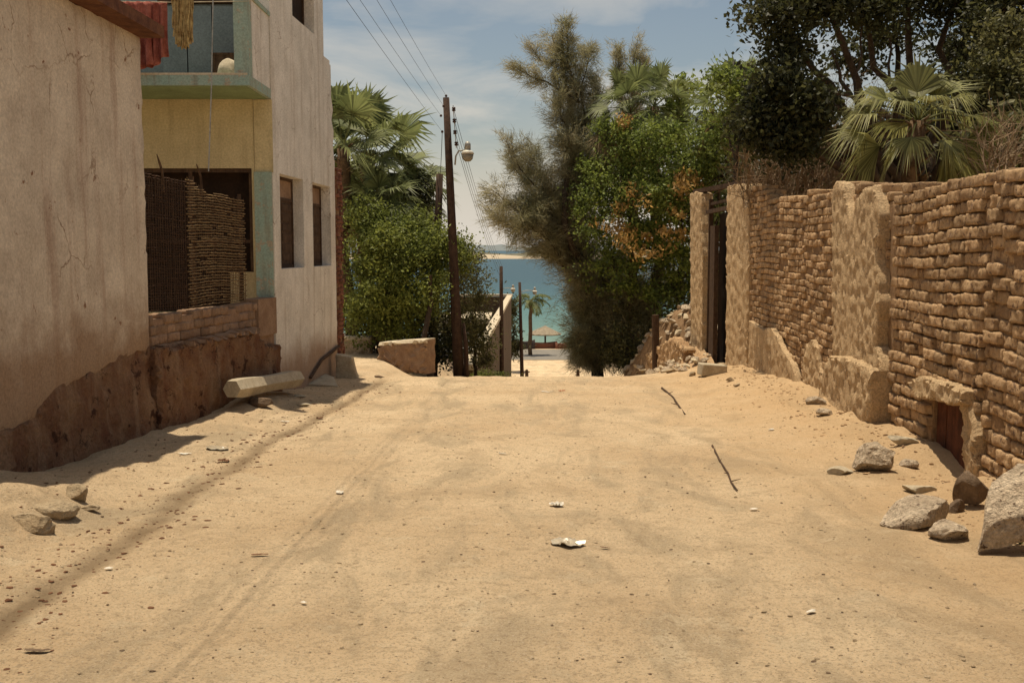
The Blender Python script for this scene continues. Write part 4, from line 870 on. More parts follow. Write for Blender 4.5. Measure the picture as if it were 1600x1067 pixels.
# ------------------------------------------------------------------ walls beyond the crest
gw = thing('garden_wall', P(628, 560, 25.5), 'low rough stone garden wall with pale top under the green shrubs', 'wall')
PG = Plane((P(588, 550, 25.6).x, 25.6), (P(668, 550, 25.0).x, 25.0), 1); PG.n = -PG.n if PG.n.y > 0 else PG.n
def GP(x, y): return PG.px(x, y)
mb = MB(); patch(mb, PG, [GP(*q) for q in [(588, 580), (589, 545), (594, 537), (630, 534), (666, 532), (667, 585)]], 0, -.45, step=.08, jag=.02, rough=.09, edge=.8, seed=27, nsc=7); mb.build('stonework', M['pbrick'], gw)
mb = MB(); patch(mb, PG, [GP(*q) for q in [(590, 541), (592, 535), (630, 532), (666, 530), (666, 536), (630, 539)]], .02, -.46, step=.08, jag=.008, rough=.01, edge=.9, seed=28); mb.build('coping', M['coping'], gw)
gw2 = thing('garden_wall', P(558, 545, 28), 'short pale stone wall just behind the brick pier', 'wall')
PG2 = Plane((P(535, 550, 28).x, 28), (P(580, 550, 28).x, 28), 1); PG2.n = Vector((0, -1, 0))
mb = MB(); patch(mb, PG2, [PG2.px(*q) for q in [(535, 572), (535, 532), (579, 532), (579, 572)]], 0, -.4, step=.1, jag=.02, rough=.07, edge=.85, seed=29, nsc=7); mb.build('stonework', M['rock'], gw2)
mb = MB(); patch(mb, PG2, [PG2.px(*q) for q in [(535, 533), (535, 526), (580, 526), (580, 533)]], .03, -.42, step=.1, jag=.006, rough=.01, edge=.9, seed=30); mb.build('coping', M['coping'], gw2)
sw = thing('terrace_wall', (-1.0, 50, gz(-1, 50)), 'long brown retaining wall with pale sloping coping running down towards the sea', 'wall')
n_ = P(739, 573, 32.3); f_ = P(799, 461, 82); zt = n_.z
PT = Plane((n_.x, n_.y), (f_.x, f_.y), 1)
mb = MB(); mb.pbox(PT, 0, PT.len, -12, zt-.1, -.3, 0); mb.build('wall', M['farwall'], sw)
mb = MB(); mb.pbox(PT, -.1, PT.len+.1, zt-.098, zt+.08, -.34, .05); mb.build('coping', M['coping'], sw)
mb = MB(); mb.box((f_.x-2.2, 82.6, zt-2.7), (4.4, .4, 5.2)); mb.build('cross_wall', M['farwall'], sw)
mb = MB(); mb.box((f_.x-2.2, 82.5, zt+.03), (4.6, .7, .18)); mb.build('coping', M['coping'], sw)
mb = MB(); mb.box((-3.6, 58, zt-1.6), (3.8, 12, .25)); mb.build('roof_slab', M['slate'], sw)
mb = MB(); mb.box((-4.0, 74, zt-1.2), (5.0, 8, .3)); mb.build('roof_slab', M['coping'], sw)
mb = MB(); mb.box((-3.6, 62, zt-4.6), (4.5, 38, 5.5)); mb.build('lower_rooms', M['farwall'], sw)
# beach things
def boat(c, L, W, H, rz, m, label):
    t = thing('rowing_boat', c, label, 'boat', 'boats drawn up on the beach'); n = 14; mb = MB(); V = []
    for i in range(n+1):
        s = i/n*2-1; w = W*(1-abs(s)**2.6)**.7*.5+.02; h = H*(1+.35*s*s)
        for a in (-1, -.75, 0, .75, 1): V.append((s*L/2, a*w*(.75 if abs(a) < 1 else 1), 0 if abs(a) < .8 and abs(a) < 1 and a in (-.75, 0, .75) else h))
    Mx = Matrix.Rotation(rz, 3, 'Z'); V = [Mx@Vector(v)+Vector(c) for v in V]; mb.add([tuple(v) for v in V], [(i*5+j, i*5+j+1, i*5+j+6, i*5+j+5) for i in range(n) for j in range(4)])
    o = mb.build('hull', m, t, smooth=False); so = o.modifiers.new('s', 'SOLIDIFY'); so.thickness = .05
    mb = MB()
    for s in (-.25, .2): mb.box(Vector(c)+Mx@Vector((s*L, 0, H*.7)), (.25, W*.8, .04), rz=rz)
    mb.build('thwart', M['coping'], t)
def beach(px, Y): q = P(px, 500, Y); return (q.x, Y, gz(q.x, Y))
boat(beach(848, 124.5), 3.6, 1.2, .65, .1, M['boatred'], 'long reddish boat under the thatched parasol')
boat(beach(879, 124), 1.9, 1.0, .6, .4, M['boatred'], 'short reddish boat right of the parasol')
boat(beach(818, 123.6), 2.8, 1.3, .85, -.1, M['boatdark'], 'dark boat at the foot of the beach palm')
c = beach(852, 126); t = thing('thatched_parasol', c, 'grey thatched parasol on a single post at the water edge', 'parasol')
mb = MB(); n = 28; V = [(c[0], c[1], c[2]+2.75)]
for i in range(n): a = i*2*math.pi/n; r = 2.0+.15*math.sin(i*5); V.append((c[0]+r*math.cos(a), c[1]+r*math.sin(a), c[2]+1.75+.08*math.sin(i*3)))
for i in range(n): a = i*2*math.pi/n; V.append((c[0]+1.9*math.cos(a), c[1]+1.9*math.sin(a), c[2]+1.62))
mb.add(V, [(0, 1+i, 1+(i+1) % n) for i in range(n)]+[(1+i, 1+n+i, 1+n+(i+1) % n, 1+(i+1) % n) for i in range(n)]+[tuple(range(1+n, 1+2*n))]); mb.build('thatch', M['thatch'], t)
mb = MB(); mb.tube([c, (c[0], c[1], c[2]+1.7)], .11, 8); mb.build('post', M['darkwood'], t)
for x, y, h, Y, lab in ((823, 592, .9, 83, 'short dark bollard right of the farthest pole'), (903, 592, .85, 84, 'stubby dark bollard on the lower road near the casuarina')):
    q = P(x, y, Y); z = gz(q.x, Y); mb = MB(); mb.tube([(q.x, Y, z-.1), (q.x, Y, z+h*.8), (q.x, Y, z+h*.9)], [.16, .13, .05], 10); mb.tube([(q.x-.25, Y, z+h*.62), (q.x+.25, Y, z+h*.66)], .05, 6); tag(mb.build('bollard', M['darkwood'], loc=(q.x, Y, z)), lab, 'bollard')
for x, y, lab, w in ((657, 583, 'small dark stake in the dirt bank near the garden wall', .035), (634, 575, 'short stub sticking up before the garden wall', .05)):
    q = G(x, y); mb = MB(); mb.tube([q+Vector((0, 0, -.05)), q+Vector((.01, 0, .24))], w, 6); tag(mb.build('stake', M['darkwood'], loc=tuple(q)), lab, 'stake')
# ------------------------------------------------------------------ vegetation
def unit(v): return v/np.maximum(np.linalg.norm(v, axis=1, keepdims=True), 1e-9)
def leaf_quads(mb, c, L, W, bias=.5, dirs=None, rng=RNG, droop=0):
    n = len(c); nor = unit(rng.normal(size=(n, 3))+np.array([0, 0, bias]))
    t = rng.normal(size=(n, 3)) if dirs is None else dirs+.5*rng.normal(size=(n, 3)); t[:, 2] -= droop; t = unit(t-nor*np.sum(t*nor, 1, keepdims=True)); b = np.cross(nor, t)
    l = L*rng.uniform(.6, 1.25, (n, 1)); w = W*rng.uniform(.6, 1.2, (n, 1))
    V = np.stack([c-t*l*.5, c+b*w*.5+nor*w*.1, c+t*l*.5, c-b*w*.5+nor*w*.1], 1).reshape(-1, 3); mb.add(V, np.arange(4*n).reshape(-1, 4))
def crown_pts(blobs, clumps, per, cr, rng=RNG, shell=.55):
    """blobs: (centre, radii, weight) -> clump centres and leaf centres, unevenly filled"""
    cs, ls = [], []
    tot = sum(b[2] for b in blobs)
    for c, r, w in blobs:
        n = max(3, int(clumps*w/tot)); d = unit(rng.normal(size=(n, 3))); rad = shell+(1-shell)*rng.random((n, 1))**.7
        rad = rad*(1+.35*rng.normal(size=(n, 1))*.5); p = np.array(c)+d*rad*np.array(r); cs.append(p)
        k = rng.integers(int(per*.5), int(per*1.5), n); idx = np.repeat(np.arange(n), k); sz = cr*rng.uniform(.6, 1.4, (n, 1))
        ls.append(p[idx]+rng.normal(size=(len(idx), 3))*sz[idx]*np.array([1, 1, .7]))
    return np.concatenate(cs), np.concatenate(ls)
def limb(mb, a, b, r0, r1, sag=.15, seed=0, n=8, k=7):
    a, b = Vector(a), Vector(b); L = (b-a).length; pts = []
    for i in range(n+1):
        t = i/n; p = a.lerp(b, t); w = math.sin(t*math.pi)
        p += Vector((noise.noise(Vector((t*3, seed, 0))), noise.noise(Vector((t*3, seed, 5))), noise.noise(Vector((t*3, seed, 9)))+sag))*L*.13*w; pts.append(p)
    mb.tube(pts, [r0+(r1-r0)*(i/n)**.8 for i in range(n+1)], k); return pts
def broad_tree(name, base, fork, blobs, clumps, per, cr, leaf, mats, label, cat, trunk_r=.18, seed=0, twigs=.35, extra=None, group=None, shell=.55, bias=.5, gaps=None):
    t = thing(name, tuple(base), label, cat, group); rng = np.random.default_rng(seed); base = Vector(base); fork = Vector(fork)
    cs, ls = crown_pts(blobs, clumps, per, cr, rng, shell)
    mb = MB(); limb(mb, base, fork, trunk_r, trunk_r*.75, 0, seed)
    hubs = []
    for i, (c, r, w) in enumerate(blobs):
        c = Vector(c); limb(mb, fork, c, trunk_r*.5, trunk_r*.14, .2, seed+i); hubs.append(c)
    H = np.array([tuple(h) for h in hubs]+[tuple(fork)])
    for i, c in enumerate(cs):
        if rng.random() < twigs:
            h = H[np.argmin(np.linalg.norm(H-c, axis=1))]; limb(mb, h, c, trunk_r*.13, .008, .1, seed+i*.1, n=4, k=4)
    mb.build('trunk', M['bark'], t, smooth=True)
    m2 = MB(); leaf_quads(m2, ls, leaf[0], leaf[1], bias, rng=rng); m2.build('crown', M[mats], t)
    if extra:
        m3 = MB(); cs, ls = crown_pts(extra[0], extra[1], extra[2], cr*.7, rng, .8); leaf_quads(m3, ls, leaf[0]*1.1, leaf[1], .1, rng=rng, droop=1.5); m3.build('dead_leaves', M[extra[3]], t)
    return t
def B(px, py, Y, rpx, rpy, w=1, ry=None):
    c = P(px, py, Y); k = Y/1600; return (tuple(c), (rpx*k, ry if ry else (rpx+rpy)/2*k, rpy*k), w)
def gp(x, y): return Vector((x, y, gz(x, y)-.1))
def atY(px, Y): return P(px, 500, Y).x

def casuarina(base, top, arms, label, seed, nsp=1500, trunk_r=.22, name='casuarina_tree', dens=1.0):
    t = thing(name, tuple(base), label, 'tree', 'casuarina trees'); rng = np.random.default_rng(seed); rr = random.Random(seed); mb = MB()
    main = limb(mb, base, top, trunk_r, .03, 0, seed, n=14)
    tips = []; dirs = []
    def bough(a, b, r, spread, m):
        pts = limb(mb, a, b, r, .012, .15, rr.random()*50, n=8, k=5)
        d0 = (Vector(b)-Vector(a)).normalized(); L = (Vector(b)-Vector(a)).length
        for k in range(m):
            s = rr.random()**.75; i = min(7, int(s*8)); p = pts[i].lerp(pts[i+1], s*8-i)
            d = (d0*.8+Vector((rr.gauss(0, 1), rr.gauss(0, 1), rr.gauss(.25, .8)))*.8).normalized(); q = p+d*spread*rr.uniform(.25, 2.2)*(1.15-s*.5)
            if rr.random() < .5: mb.tube([p, p.lerp(q, .5)+Vector((0, 0, .05)), q], [.012, .008, .004], 3, cap=False)
            for f in (.35, .6, .8, 1.): tips.append(tuple(p.lerp(q, f))); dirs.append(tuple(d))
    for a, b, r, spread, m in arms: bough(a, b, r, spread, int(m*dens))
    mb.build('trunk', M['bark'], t, smooth=True)
    T = np.array(tips); D = np.array(dirs); per = 17; idx = np.repeat(np.arange(len(T)), per); n = len(idx)
    c = T[idx]+rng.normal(size=(n, 3))*.09; d = unit(D[idx]*1.0+rng.normal(size=(n, 3))*.45+np.array([0, 0, .1])); l = rng.uniform(.15, .40, (n, 1)); side = unit(np.cross(d, rng.normal(size=(n, 3))))*.0075
    dr = np.array([0, 0, -1.])*l*.25
    V = np.stack([c-side, c+side, c+d*l+dr], 1).reshape(-1, 3); m2 = MB(); m2.add(V, np.arange(3*n).reshape(-1, 3)); m2.build('crown', M['casu'], t); return t
YC = 34; cb = gp(atY(935, YC), YC)
def at_(px, py, Y=YC): return P(px, py, Y)
axis = [at_(935, 560), at_(925, 430), at_(918, 300), at_(905, 180), at_(890, 100), at_(876, 40)]
arms = []
def arm(p0, p1, dY=0, r=.06, sp=.8, m=60): arms.append((at_(*p0), at_(p1[0], p1[1], YC+dY), r, sp, m))
for a, b, dY, r, sp, m in [((905, 160), (808, 108), -.5, .05, .40, 42), ((900, 140), (862, 55), .3, .05, .42, 52), ((905, 150), (830, 75), .4, .04, .3, 22), ((903, 160), (885, 38), 0, .05, .38, 46), ((910, 210), (918, 78), .4, .05, .42, 50),
     ((910, 260), (868, 165), -.5, .06, .55, 70), ((915, 270), (935, 140), .6, .06, .5, 75), ((915, 300), (888, 225), -.9, .06, .6, 80), ((920, 330), (945, 215), 0, .05, .6, 80),
     ((920, 400), (790, 220), -.5, .06, .5, 60), ((920, 420), (775, 300), -.9, .06, .62, 95), ((922, 440), (805, 265), .8, .05, .6, 85), ((922, 430), (850, 300), -.3, .06, .75, 110), ((925, 450), (815, 345), -1.2, .06, .5, 75), ((925, 470), (875, 375), .6, .06, .55, 80),
     ((928, 480), (900, 340), .9, .06, .8, 110), ((930, 500), (905, 430), -.8, .05, .5, 80), ((935, 520), (908, 480), -.2, .05, .45, 70), ((935, 540), (900, 530), -1, .04, .45, 70),
     ((930, 520), (975, 400), .4, .06, .9, 120), ((935, 540), (990, 470), -1, .06, .9, 120), ((935, 560), (965, 540), -.6, .05, .8, 120), ((935, 560), (925, 500), -.5, .05, .8, 100), ((935, 575), (915, 555), -.5, .04, .4, 70), ((935, 560), (1030, 520), .5, .05, .8, 100), ((935, 540), (1045, 440), 1.2, .05, .9, 100)]: arm(a, b, dY, r, sp, m)
for a, b, dY, r, sp, m in [((920, 420), (830, 240), .6, .05, .7, 90), ((922, 440), (770, 340), .4, .05, .6, 90), ((925, 450), (830, 330), -.6, .05, .75, 110), ((925, 460), (870, 300), .8, .05, .8, 110), ((915, 300), (940, 270), -.6, .05, .7, 90), ((915, 330), (890, 270), .5, .05, .7, 90), ((912, 250), (890, 150), .6, .05, .5, 70), ((930, 520), (912, 450), .6, .05, .5, 80), ((935, 560), (908, 548), -1.2, .04, .45, 70), ((935, 560), (980, 500), -1.0, .05, .9, 110), ((935, 570), (1000, 560), 0, .05, .7, 90)]: arm(a, b, dY, r, sp, m)
casuarina(cb, at_(878, 45), arms, 'tall wispy brownish casuarina leaning over the street at the crest', 3)
YC2 = 40; arms = []; cb2 = gp(atY(985, YC2), YC2)
for a, b, m in [((985, 300), (965, 75), 70), ((985, 300), (995, 70), 80), ((985, 260), (1008, 95), 50), ((985, 350), (960, 200), 70), ((985, 350), (1010, 220), 70)]: arms.append((P(*a, YC2), P(*b, YC2), .05, .33, m))
casuarina(cb2, P(985, 110, YC2), arms, 'smaller twin tipped casuarina rising behind the fan palms', 8)

def fan_palm(base, top, nf, rad, label, seed, trunk_r=.17, dry=6, dens=1.0, mg='palmg', el=(-35, 85), group='fan palms', pet=1.0, name='fan_palm', dirs=None, span=105):
    t = thing(name, tuple(base), label, 'palm', group); rr = random.Random(seed); mb = MB(); top = Vector(top); limb(mb, base, top, trunk_r*1.15, trunk_r, 0, seed, n=12, k=10)
    for i in range(60):   # old leaf boots
        f = .55+.45*rr.random(); a = rr.uniform(0, 6.28); p = Vector(base).lerp(top, f); d = Vector((math.cos(a), math.sin(a), .6)); mb.tube([p+d*trunk_r*.6, p+d*trunk_r*1.7], [.03, .012], 4)
    mb.build('trunk', M['palmtrunk'], t, smooth=True)
    g, d_ = MB(), MB()
    for i in range(nf+dry):
        isdry = i >= nf; e = R(rr.uniform(-75, -30)) if isdry else R(el[0]+(el[1]-el[0])*((i+.5)/nf)+rr.uniform(-8, 8)); az = i*2.39996+rr.uniform(-.2, .2); tgt = d_ if isdry else g
        roll = rr.uniform(-.7, .7); fr = rad*rr.uniform(.75, 1.05); pl_ = rad*pet*rr.uniform(.8, 1.15)
        if dirs and i < nf: az, e, pl_, fr, roll = R(dirs[i][0]), R(dirs[i][1]), dirs[i][2], dirs[i][3], dirs[i][4]
        D = Vector((math.cos(az)*math.cos(e), math.sin(az)*math.cos(e), math.sin(e)))
        bend = Vector((0, 0, -.18*pl_*math.cos(e))); h = top+D*pl_+bend; tgt.tube([top, top+D*pl_*.5+Vector((0, 0, .02)), h], [.02, .014, .01], 4, cap=False)
        D2 = (D+Vector((0, 0, -.35*math.cos(e)-.1))).normalized(); S_ = D2.cross(Vector((0, 0, 1)));
        if S_.length < .1: S_ = Vector((1, 0, 0))
        S_.normalize(); U_ = S_.cross(D2); S2 = S_*math.cos(roll)+U_*math.sin(roll); N_ = S2.cross(D2).normalized()
        nl = int(30*dens); Vs = []; Fs = []
        for j in range(nl):
            a = R(-span+2*span*j/(nl-1)); dl = (D2*math.cos(a)+S2*math.sin(a)).normalized(); l = fr*(.72+.28*math.cos(a))*rr.uniform(.88, 1.08); w = dl.cross(N_).normalized()*fr*2.0/nl*.5*(span/105)**.5
            cup = N_*(.12*fr*abs(math.sin(a))); m_ = h+dl*l*.55+cup*.6; tip = h+dl*l*rr.uniform(.85, 1.12)+cup+Vector((0, 0, -(.42 if dirs else .24)*l*(1.4 if isdry else rr.uniform(.3, 1.8)))); q = len(Vs)
            Vs += [tuple(h-w*.15), tuple(h+w*.15), tuple(m_+w), tuple(m_-w), tuple(tip)]; Fs += [(q, q+1, q+2, q+3), (q+3, q+2, q+4)]
        tgt.add(Vs, Fs)
    g.build('fronds', M[mg], t)
    if dry: d_.build('dry_fronds', M['palmdry'], t)
    return t
# left palms
fan_palm(gp(atY(575, 31), 31), P(572, 262, 31), 34, 1.35, 'bushy fan palm with spiky crown next to the white house corner', 5, dry=3, el=(-25, 88))
fan_palm(gp(atY(618, 33), 33), P(612, 290, 33), 26, 1.25, 'second fan palm with drooping yellowed fronds right of the spiky one', 9, dry=11, el=(-40, 50))
fan_palm(gp(atY(545, 29), 29), P(536, 232, 29), 16, 1.1, 'fan palm crown half hidden by the white house corner', 12, dry=0, el=(-10, 80))
fan_palm(gp(atY(598, 28.5), 28.5), P(598, 318, 28.5), 18, .9, 'low fan palm just above the green shrubs', 14, dry=4, el=(-20, 70), pet=.7)
# right palms behind the casuarina
for px, py, Y, lab, s in ((985, 178, 33, 'leftmost fan palm among the right hand trees', 1), (1022, 168, 34, 'fan palm between the casuarina and the papaya sapling', 2), (1150, 168, 30, 'fan palm with dry skirt left of the dark tree', 4)):
    fan_palm(gp(atY(px, Y), Y), P(px, py, Y), 20, .95, lab, 20+s, dry=8, el=(-30, 80))
def feather_palm(base, top, fronds, L, label, seed, trunk_r=.16, mg='palmy', leaflet=.44, name='coconut_palm', npair=58, cat='palm', lw=.0135, curl=46):
    t = thing(name, tuple(base), label, cat); rr = random.Random(seed); mb = MB(); top = Vector(top); limb(mb, base, top, trunk_r*1.2, trunk_r, 0, seed, n=10, k=10)
    for i in range(26): a = i*2.4; p = top+Vector((0, 0, -.03*i)); d = Vector((math.cos(a), math.sin(a), .5)); mb.tube([p, p+d*trunk_r*1.9], [.05, .015], 5)
    mb.build('trunk', M['palmtrunk'], t, smooth=True)
    for az, el, fl in fronds:
        g = MB(); az += rr.uniform(-4, 4); a, e = R(az), R(el); H = Vector((math.cos(a), math.sin(a), 0)); l = L*fl; pts = []; p = top.copy(); n = 14; th = e
        for i in range(n+1): pts.append(p.copy()); p = p+(H*math.cos(th)+Vector((0, 0, math.sin(th))))*(l/n); th -= R((curl+el*.2)/n)*(.4+1.2*i/n)
        g.tube(pts, [.022*(1-.8*i/n) for i in range(n+1)], 5, cap=False); Vs = []; Fs = []; S_ = H.cross(Vector((0, 0, 1))).normalized()
        for j in range(npair):
            s = .14+.86*j/npair; i = min(n-1, int(s*n)); b = pts[i].lerp(pts[i+1], s*n-i); T = (pts[i+1]-pts[i]).normalized(); ll = leaflet*math.sin(min(1, s*1.25+.15)*math.pi*.86+.12)*rr.uniform(.85, 1.1)+.05
            for sd in (-1, 1):
                d = (T*.75+S_*sd*.9+Vector((0, 0, .18))+Vector((rr.gauss(0, .08), rr.gauss(0, .08), rr.gauss(0, .08)))).normalized(); w = T*lw; m_ = b+d*ll*.5; tip = b+d*ll+Vector((0, 0, -.55*ll*rr.uniform(.4, 1.6))); q = len(Vs)
                Vs += [tuple(b-w*.6), tuple(b+w*.6), tuple(m_+w), tuple(m_-w), tuple(tip)]; Fs += [(q, q+1, q+2, q+3), (q+3, q+2, q+4)]
        g.add(Vs, Fs); g.build('frond', M[mg], t)
    return t
Yp = 15.5; tp = P(1432, 208, Yp)
PD = [(90, 82, .45, .80, 0), (60, 60, .50, .85, .2), (25, 52, .55, .75, -.2), (125, 62, .45, .75, -.2), (172, 42, .60, .70, .5), (182, 20, .70, .62, .3), (178, 2, .80, .60, .6), (188, -24, .65, .85, -.9), (205, -42, .55, .75, -.8), (3, 16, .75, .72, -.2), (0, 2, .85, .62, .3), (-6, -24, .60, .92, .9), (-22, -40, .55, .80, .8), (240, -20, .55, .55, 0), (300, -25, .55, .55, 0), (270, 35, .5, .5, 0), (150, 35, .6, .7, .4), (35, 30, .6, .7, -.4), (90, 45, .6, .75, 0), (230, 30, .55, .55, .3), (310, 35, .55, .55, -.3), (90, 15, .6, .7, 0)]
fan_palm(gp(tp.x, Yp), P(1434, 190, Yp), len(PD), .8, 'pale green palm with long drooping fan leaves rising behind the adobe wall', 33, trunk_r=.13, dry=0, dens=1.35, mg='palmy', group=None, name='palm', dirs=PD, span=72)
broad_tree('olive_tree', gp(atY(1585, 18.5), 18.5), P(1585, 230, 18.5), [B(1575, 60, 18.5, 35, 30, 1), B(1560, 110, 18.2, 25, 25, .8), B(1595, 150, 18, 35, 35, 1), B(1590, 200, 18, 30, 25, .8)], 130, 46, .17, (.11, .06), 'olive', 'sunlit yellowish green tree at the right edge in front of the big dark tree', 'tree', .06, 77)
tb = P(829, 470, 112); feather_palm(gp(tb.x, 112), P(828, 470, 112), [(k*36+10, 40-25*(k % 3), 1) for k in range(12)], 2.6, 'slim young palm standing on the beach road', 6, trunk_r=.2, mg='palmg', leaflet=.9, name='beach_palm', npair=30, lw=.05, curl=90)
tb = P(845, 522, 108); 

# bright green tree with dead orange leaves
Y1 = 27.5; bg_ = gp(6.4, 31.5)
broad_tree('leafy_tree', bg_, Vector((6.2, 31.5, 1.5)), [B(950, 250, 32.1, 45, 55, 1), B(1000, 230, 31.6, 60, 45, 1.1), B(940, 330, 32.2, 40, 60, 1.), B(1010, 310, 31.2, 60, 60, 1.4), B(1070, 250, 31.1, 60, 60, 1.4), B(1125, 230, 30.6, 45, 45, 1), B(1080, 340, 31.0, 60, 55, 1.2), B(1000, 390, 31.6, 55, 50, 1), B(960, 420, 32.2, 45, 45, .6), B(1060, 420, 31.6, 50, 50, .8), B(1130, 275, 30.4, 50, 30, .8), B(1045, 455, 31.6, 40, 30, .5)],
   520, 58, .19, (.13, .075), 'green', 'bright green leafy tree with hanging orange dead leaves above the doorway', 'tree', .17, 4, extra=([B(955, 335, 31.0, 25, 28, 1), B(985, 375, 30.5, 28, 20, 1), B(1060, 330, 30.0, 10, 55, 1.3), B(1035, 375, 30.0, 20, 20, .6), B(1080, 265, 30.0, 14, 18, .4), B(965, 190, 31.3, 18, 10, .4), B(1130, 180, 31.3, 25, 20, .6), B(1000, 345, 30.2, 40, 60, .6)], 46, 46, 'dead'), twigs=.2)
t = broad_tree('papaya_sapling', gp(atY(1063, 34.5), 34.5), P(1063, 200, 34.5), [B(1063, 148, 34.5, 26, 22, 1), B(1050, 175, 34.5, 20, 12, .5)], 30, 26, .16, (.20, .13), 'green', 'slim papaya like sapling poking above the green tree', 'tree', .05, 6)
broad_tree('olive_shrub', gp(atY(1030, 33), 33), P(1030, 480, 33), [B(1000, 470, 33, 60, 50, 1), B(1060, 440, 33, 60, 50, 1), B(980, 540, 32, 40, 45, .8), B(1075, 480, 32, 45, 40, .8)], 200, 46, .2, (.12, .06), 'olive', 'dusty olive shrub behind the rubble heap', 'shrub', .08, 31)
# big dark tree at right
Yf = 21
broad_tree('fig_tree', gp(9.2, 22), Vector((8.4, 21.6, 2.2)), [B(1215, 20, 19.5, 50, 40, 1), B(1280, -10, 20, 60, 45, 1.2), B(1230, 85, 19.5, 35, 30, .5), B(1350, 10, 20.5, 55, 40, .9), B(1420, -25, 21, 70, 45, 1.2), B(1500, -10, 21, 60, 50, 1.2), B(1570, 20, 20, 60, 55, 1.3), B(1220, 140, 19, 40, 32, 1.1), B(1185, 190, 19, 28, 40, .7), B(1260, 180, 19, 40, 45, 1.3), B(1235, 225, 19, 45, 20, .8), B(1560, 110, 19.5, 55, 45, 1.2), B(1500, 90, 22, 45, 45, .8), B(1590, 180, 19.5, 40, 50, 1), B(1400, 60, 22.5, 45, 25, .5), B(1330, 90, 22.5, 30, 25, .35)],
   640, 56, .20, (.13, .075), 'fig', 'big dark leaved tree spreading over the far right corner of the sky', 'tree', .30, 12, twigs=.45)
broad_tree('leafy_tree', gp(atY(1140, 24), 24), P(1150, 250, 24), [B(1145, 130, 24, 35, 25, 1), B(1165, 165, 24, 30, 30, 1), B(1125, 200, 25, 30, 30, .7)], 90, 50, .2, (.12, .07), 'green', 'small green tree between the fan palm and the dark tree', 'tree', .08, 13)
# darker trees behind the wall, closing the view
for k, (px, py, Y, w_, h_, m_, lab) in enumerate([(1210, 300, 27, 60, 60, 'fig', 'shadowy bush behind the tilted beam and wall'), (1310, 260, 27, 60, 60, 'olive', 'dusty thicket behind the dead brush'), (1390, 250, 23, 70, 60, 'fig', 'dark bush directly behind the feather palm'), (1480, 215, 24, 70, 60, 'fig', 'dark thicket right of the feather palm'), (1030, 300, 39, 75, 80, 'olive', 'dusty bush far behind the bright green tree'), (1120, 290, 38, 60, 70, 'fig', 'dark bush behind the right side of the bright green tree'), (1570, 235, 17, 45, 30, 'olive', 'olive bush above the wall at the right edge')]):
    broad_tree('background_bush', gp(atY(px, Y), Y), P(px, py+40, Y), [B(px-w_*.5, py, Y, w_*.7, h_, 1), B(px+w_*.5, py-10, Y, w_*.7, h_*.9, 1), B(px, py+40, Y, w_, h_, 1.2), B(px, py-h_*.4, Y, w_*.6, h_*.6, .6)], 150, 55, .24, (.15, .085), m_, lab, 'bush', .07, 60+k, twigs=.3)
def brush(px0, px1, py0, py1, Y, n, label, seed, name='dead_brush'):
    rr = random.Random(seed); q = gp(atY((px0+px1)/2, Y), Y); mb = MB()
    for i in range(n):
        x = rr.uniform(px0, px1); a = P(x, py1+40, Y+rr.uniform(-.8, .8)); b = P(x+rr.uniform(-35, 35), rr.uniform(py0, py1), Y+rr.uniform(-1, 1)); pts = limb(mb, a, b, .014, .004, .1, rr.random()*99, n=6, k=3)
        for j in range(5): p = pts[rr.randint(2, 6)]; mb.tube([p, p+Vector((rr.gauss(0, .25), rr.gauss(0, .2), rr.gauss(.15, .2)))], [.006, .003], 3, cap=False)
    mb.tube([q, P((px0+px1)/2, py1+40, Y)], .05, 6)
    return tag(mb.build(name, M['twig'], loc=tuple(q)), label, 'brush')
brush(1160, 1330, 215, 285, 20.5, 190, 'tangle of dry leafless brush showing over the adobe wall', 4)
brush(1285, 1400, 110, 240, 21.5, 90, 'bare grey twigs between the dark tree and the feather palm', 6)
brush(1540, 1620, 190, 250, 15, 50, 'dry twigs sticking above the wall at the right edge', 7)
mb = MB()
for a, b, r in ((P(1560, 420, 20.5), P(1330, 150, 20), .09), (P(1330, 150, 20), P(1300, 80, 20), .05), (P(1330, 150, 20), P(1215, 120, 19.6), .05), (P(1560, 420, 20.5), P(1520, 100, 20.6), .15), (P(1400, 230, 20.2), P(1390, 60, 20.6), .05), (P(1340, 170, 20.), P(1350, 30, 20.2), .04)): limb(mb, a, b, r, r*.4, .1, a.x)
tag(mb.build('bare_limbs', M['bark'], loc=tuple(P(1560, 420, 20.5))), 'crooked bare limbs of an old tree seen through the dark foliage', 'tree')
# left shrubs
broad_tree('green_shrub_tree', gp(atY(610, 27.5), 27.5), P(612, 480, 27.5), [B(575, 340, 27.5, 30, 30, .8), B(585, 400, 27.2, 42, 40, 1.1), B(620, 385, 27, 45, 40, 1.2), B(665, 390, 27.6, 42, 38, 1.2), B(705, 400, 28, 30, 32, .8), B(600, 450, 27, 50, 40, 1.2), B(655, 455, 27, 45, 40, 1.1), B(640, 350, 28, 30, 20, .5), B(570, 490, 27.4, 30, 40, .7), B(620, 505, 27.4, 40, 30, .8)],
   560, 60, .17, (.105, .055), 'shrub', 'dense bright green shrub tree filling the yard behind the garden wall', 'tree', .14, 41, twigs=.2)
broad_tree('olive_shrub', gp(atY(742, 30), 30), P(742, 520, 30), [B(745, 440, 30, 18, 45, .7), B(730, 500, 29.5, 32, 50, 1.2), B(690, 500, 29, 35, 40, 1), B(745, 540, 30, 22, 32, .9), B(715, 420, 29, 25, 50, .8)], 220, 50, .16, (.10, .045), 'olive', 'dusty olive shrub growing around the tallest pole', 'shrub', .06, 43)
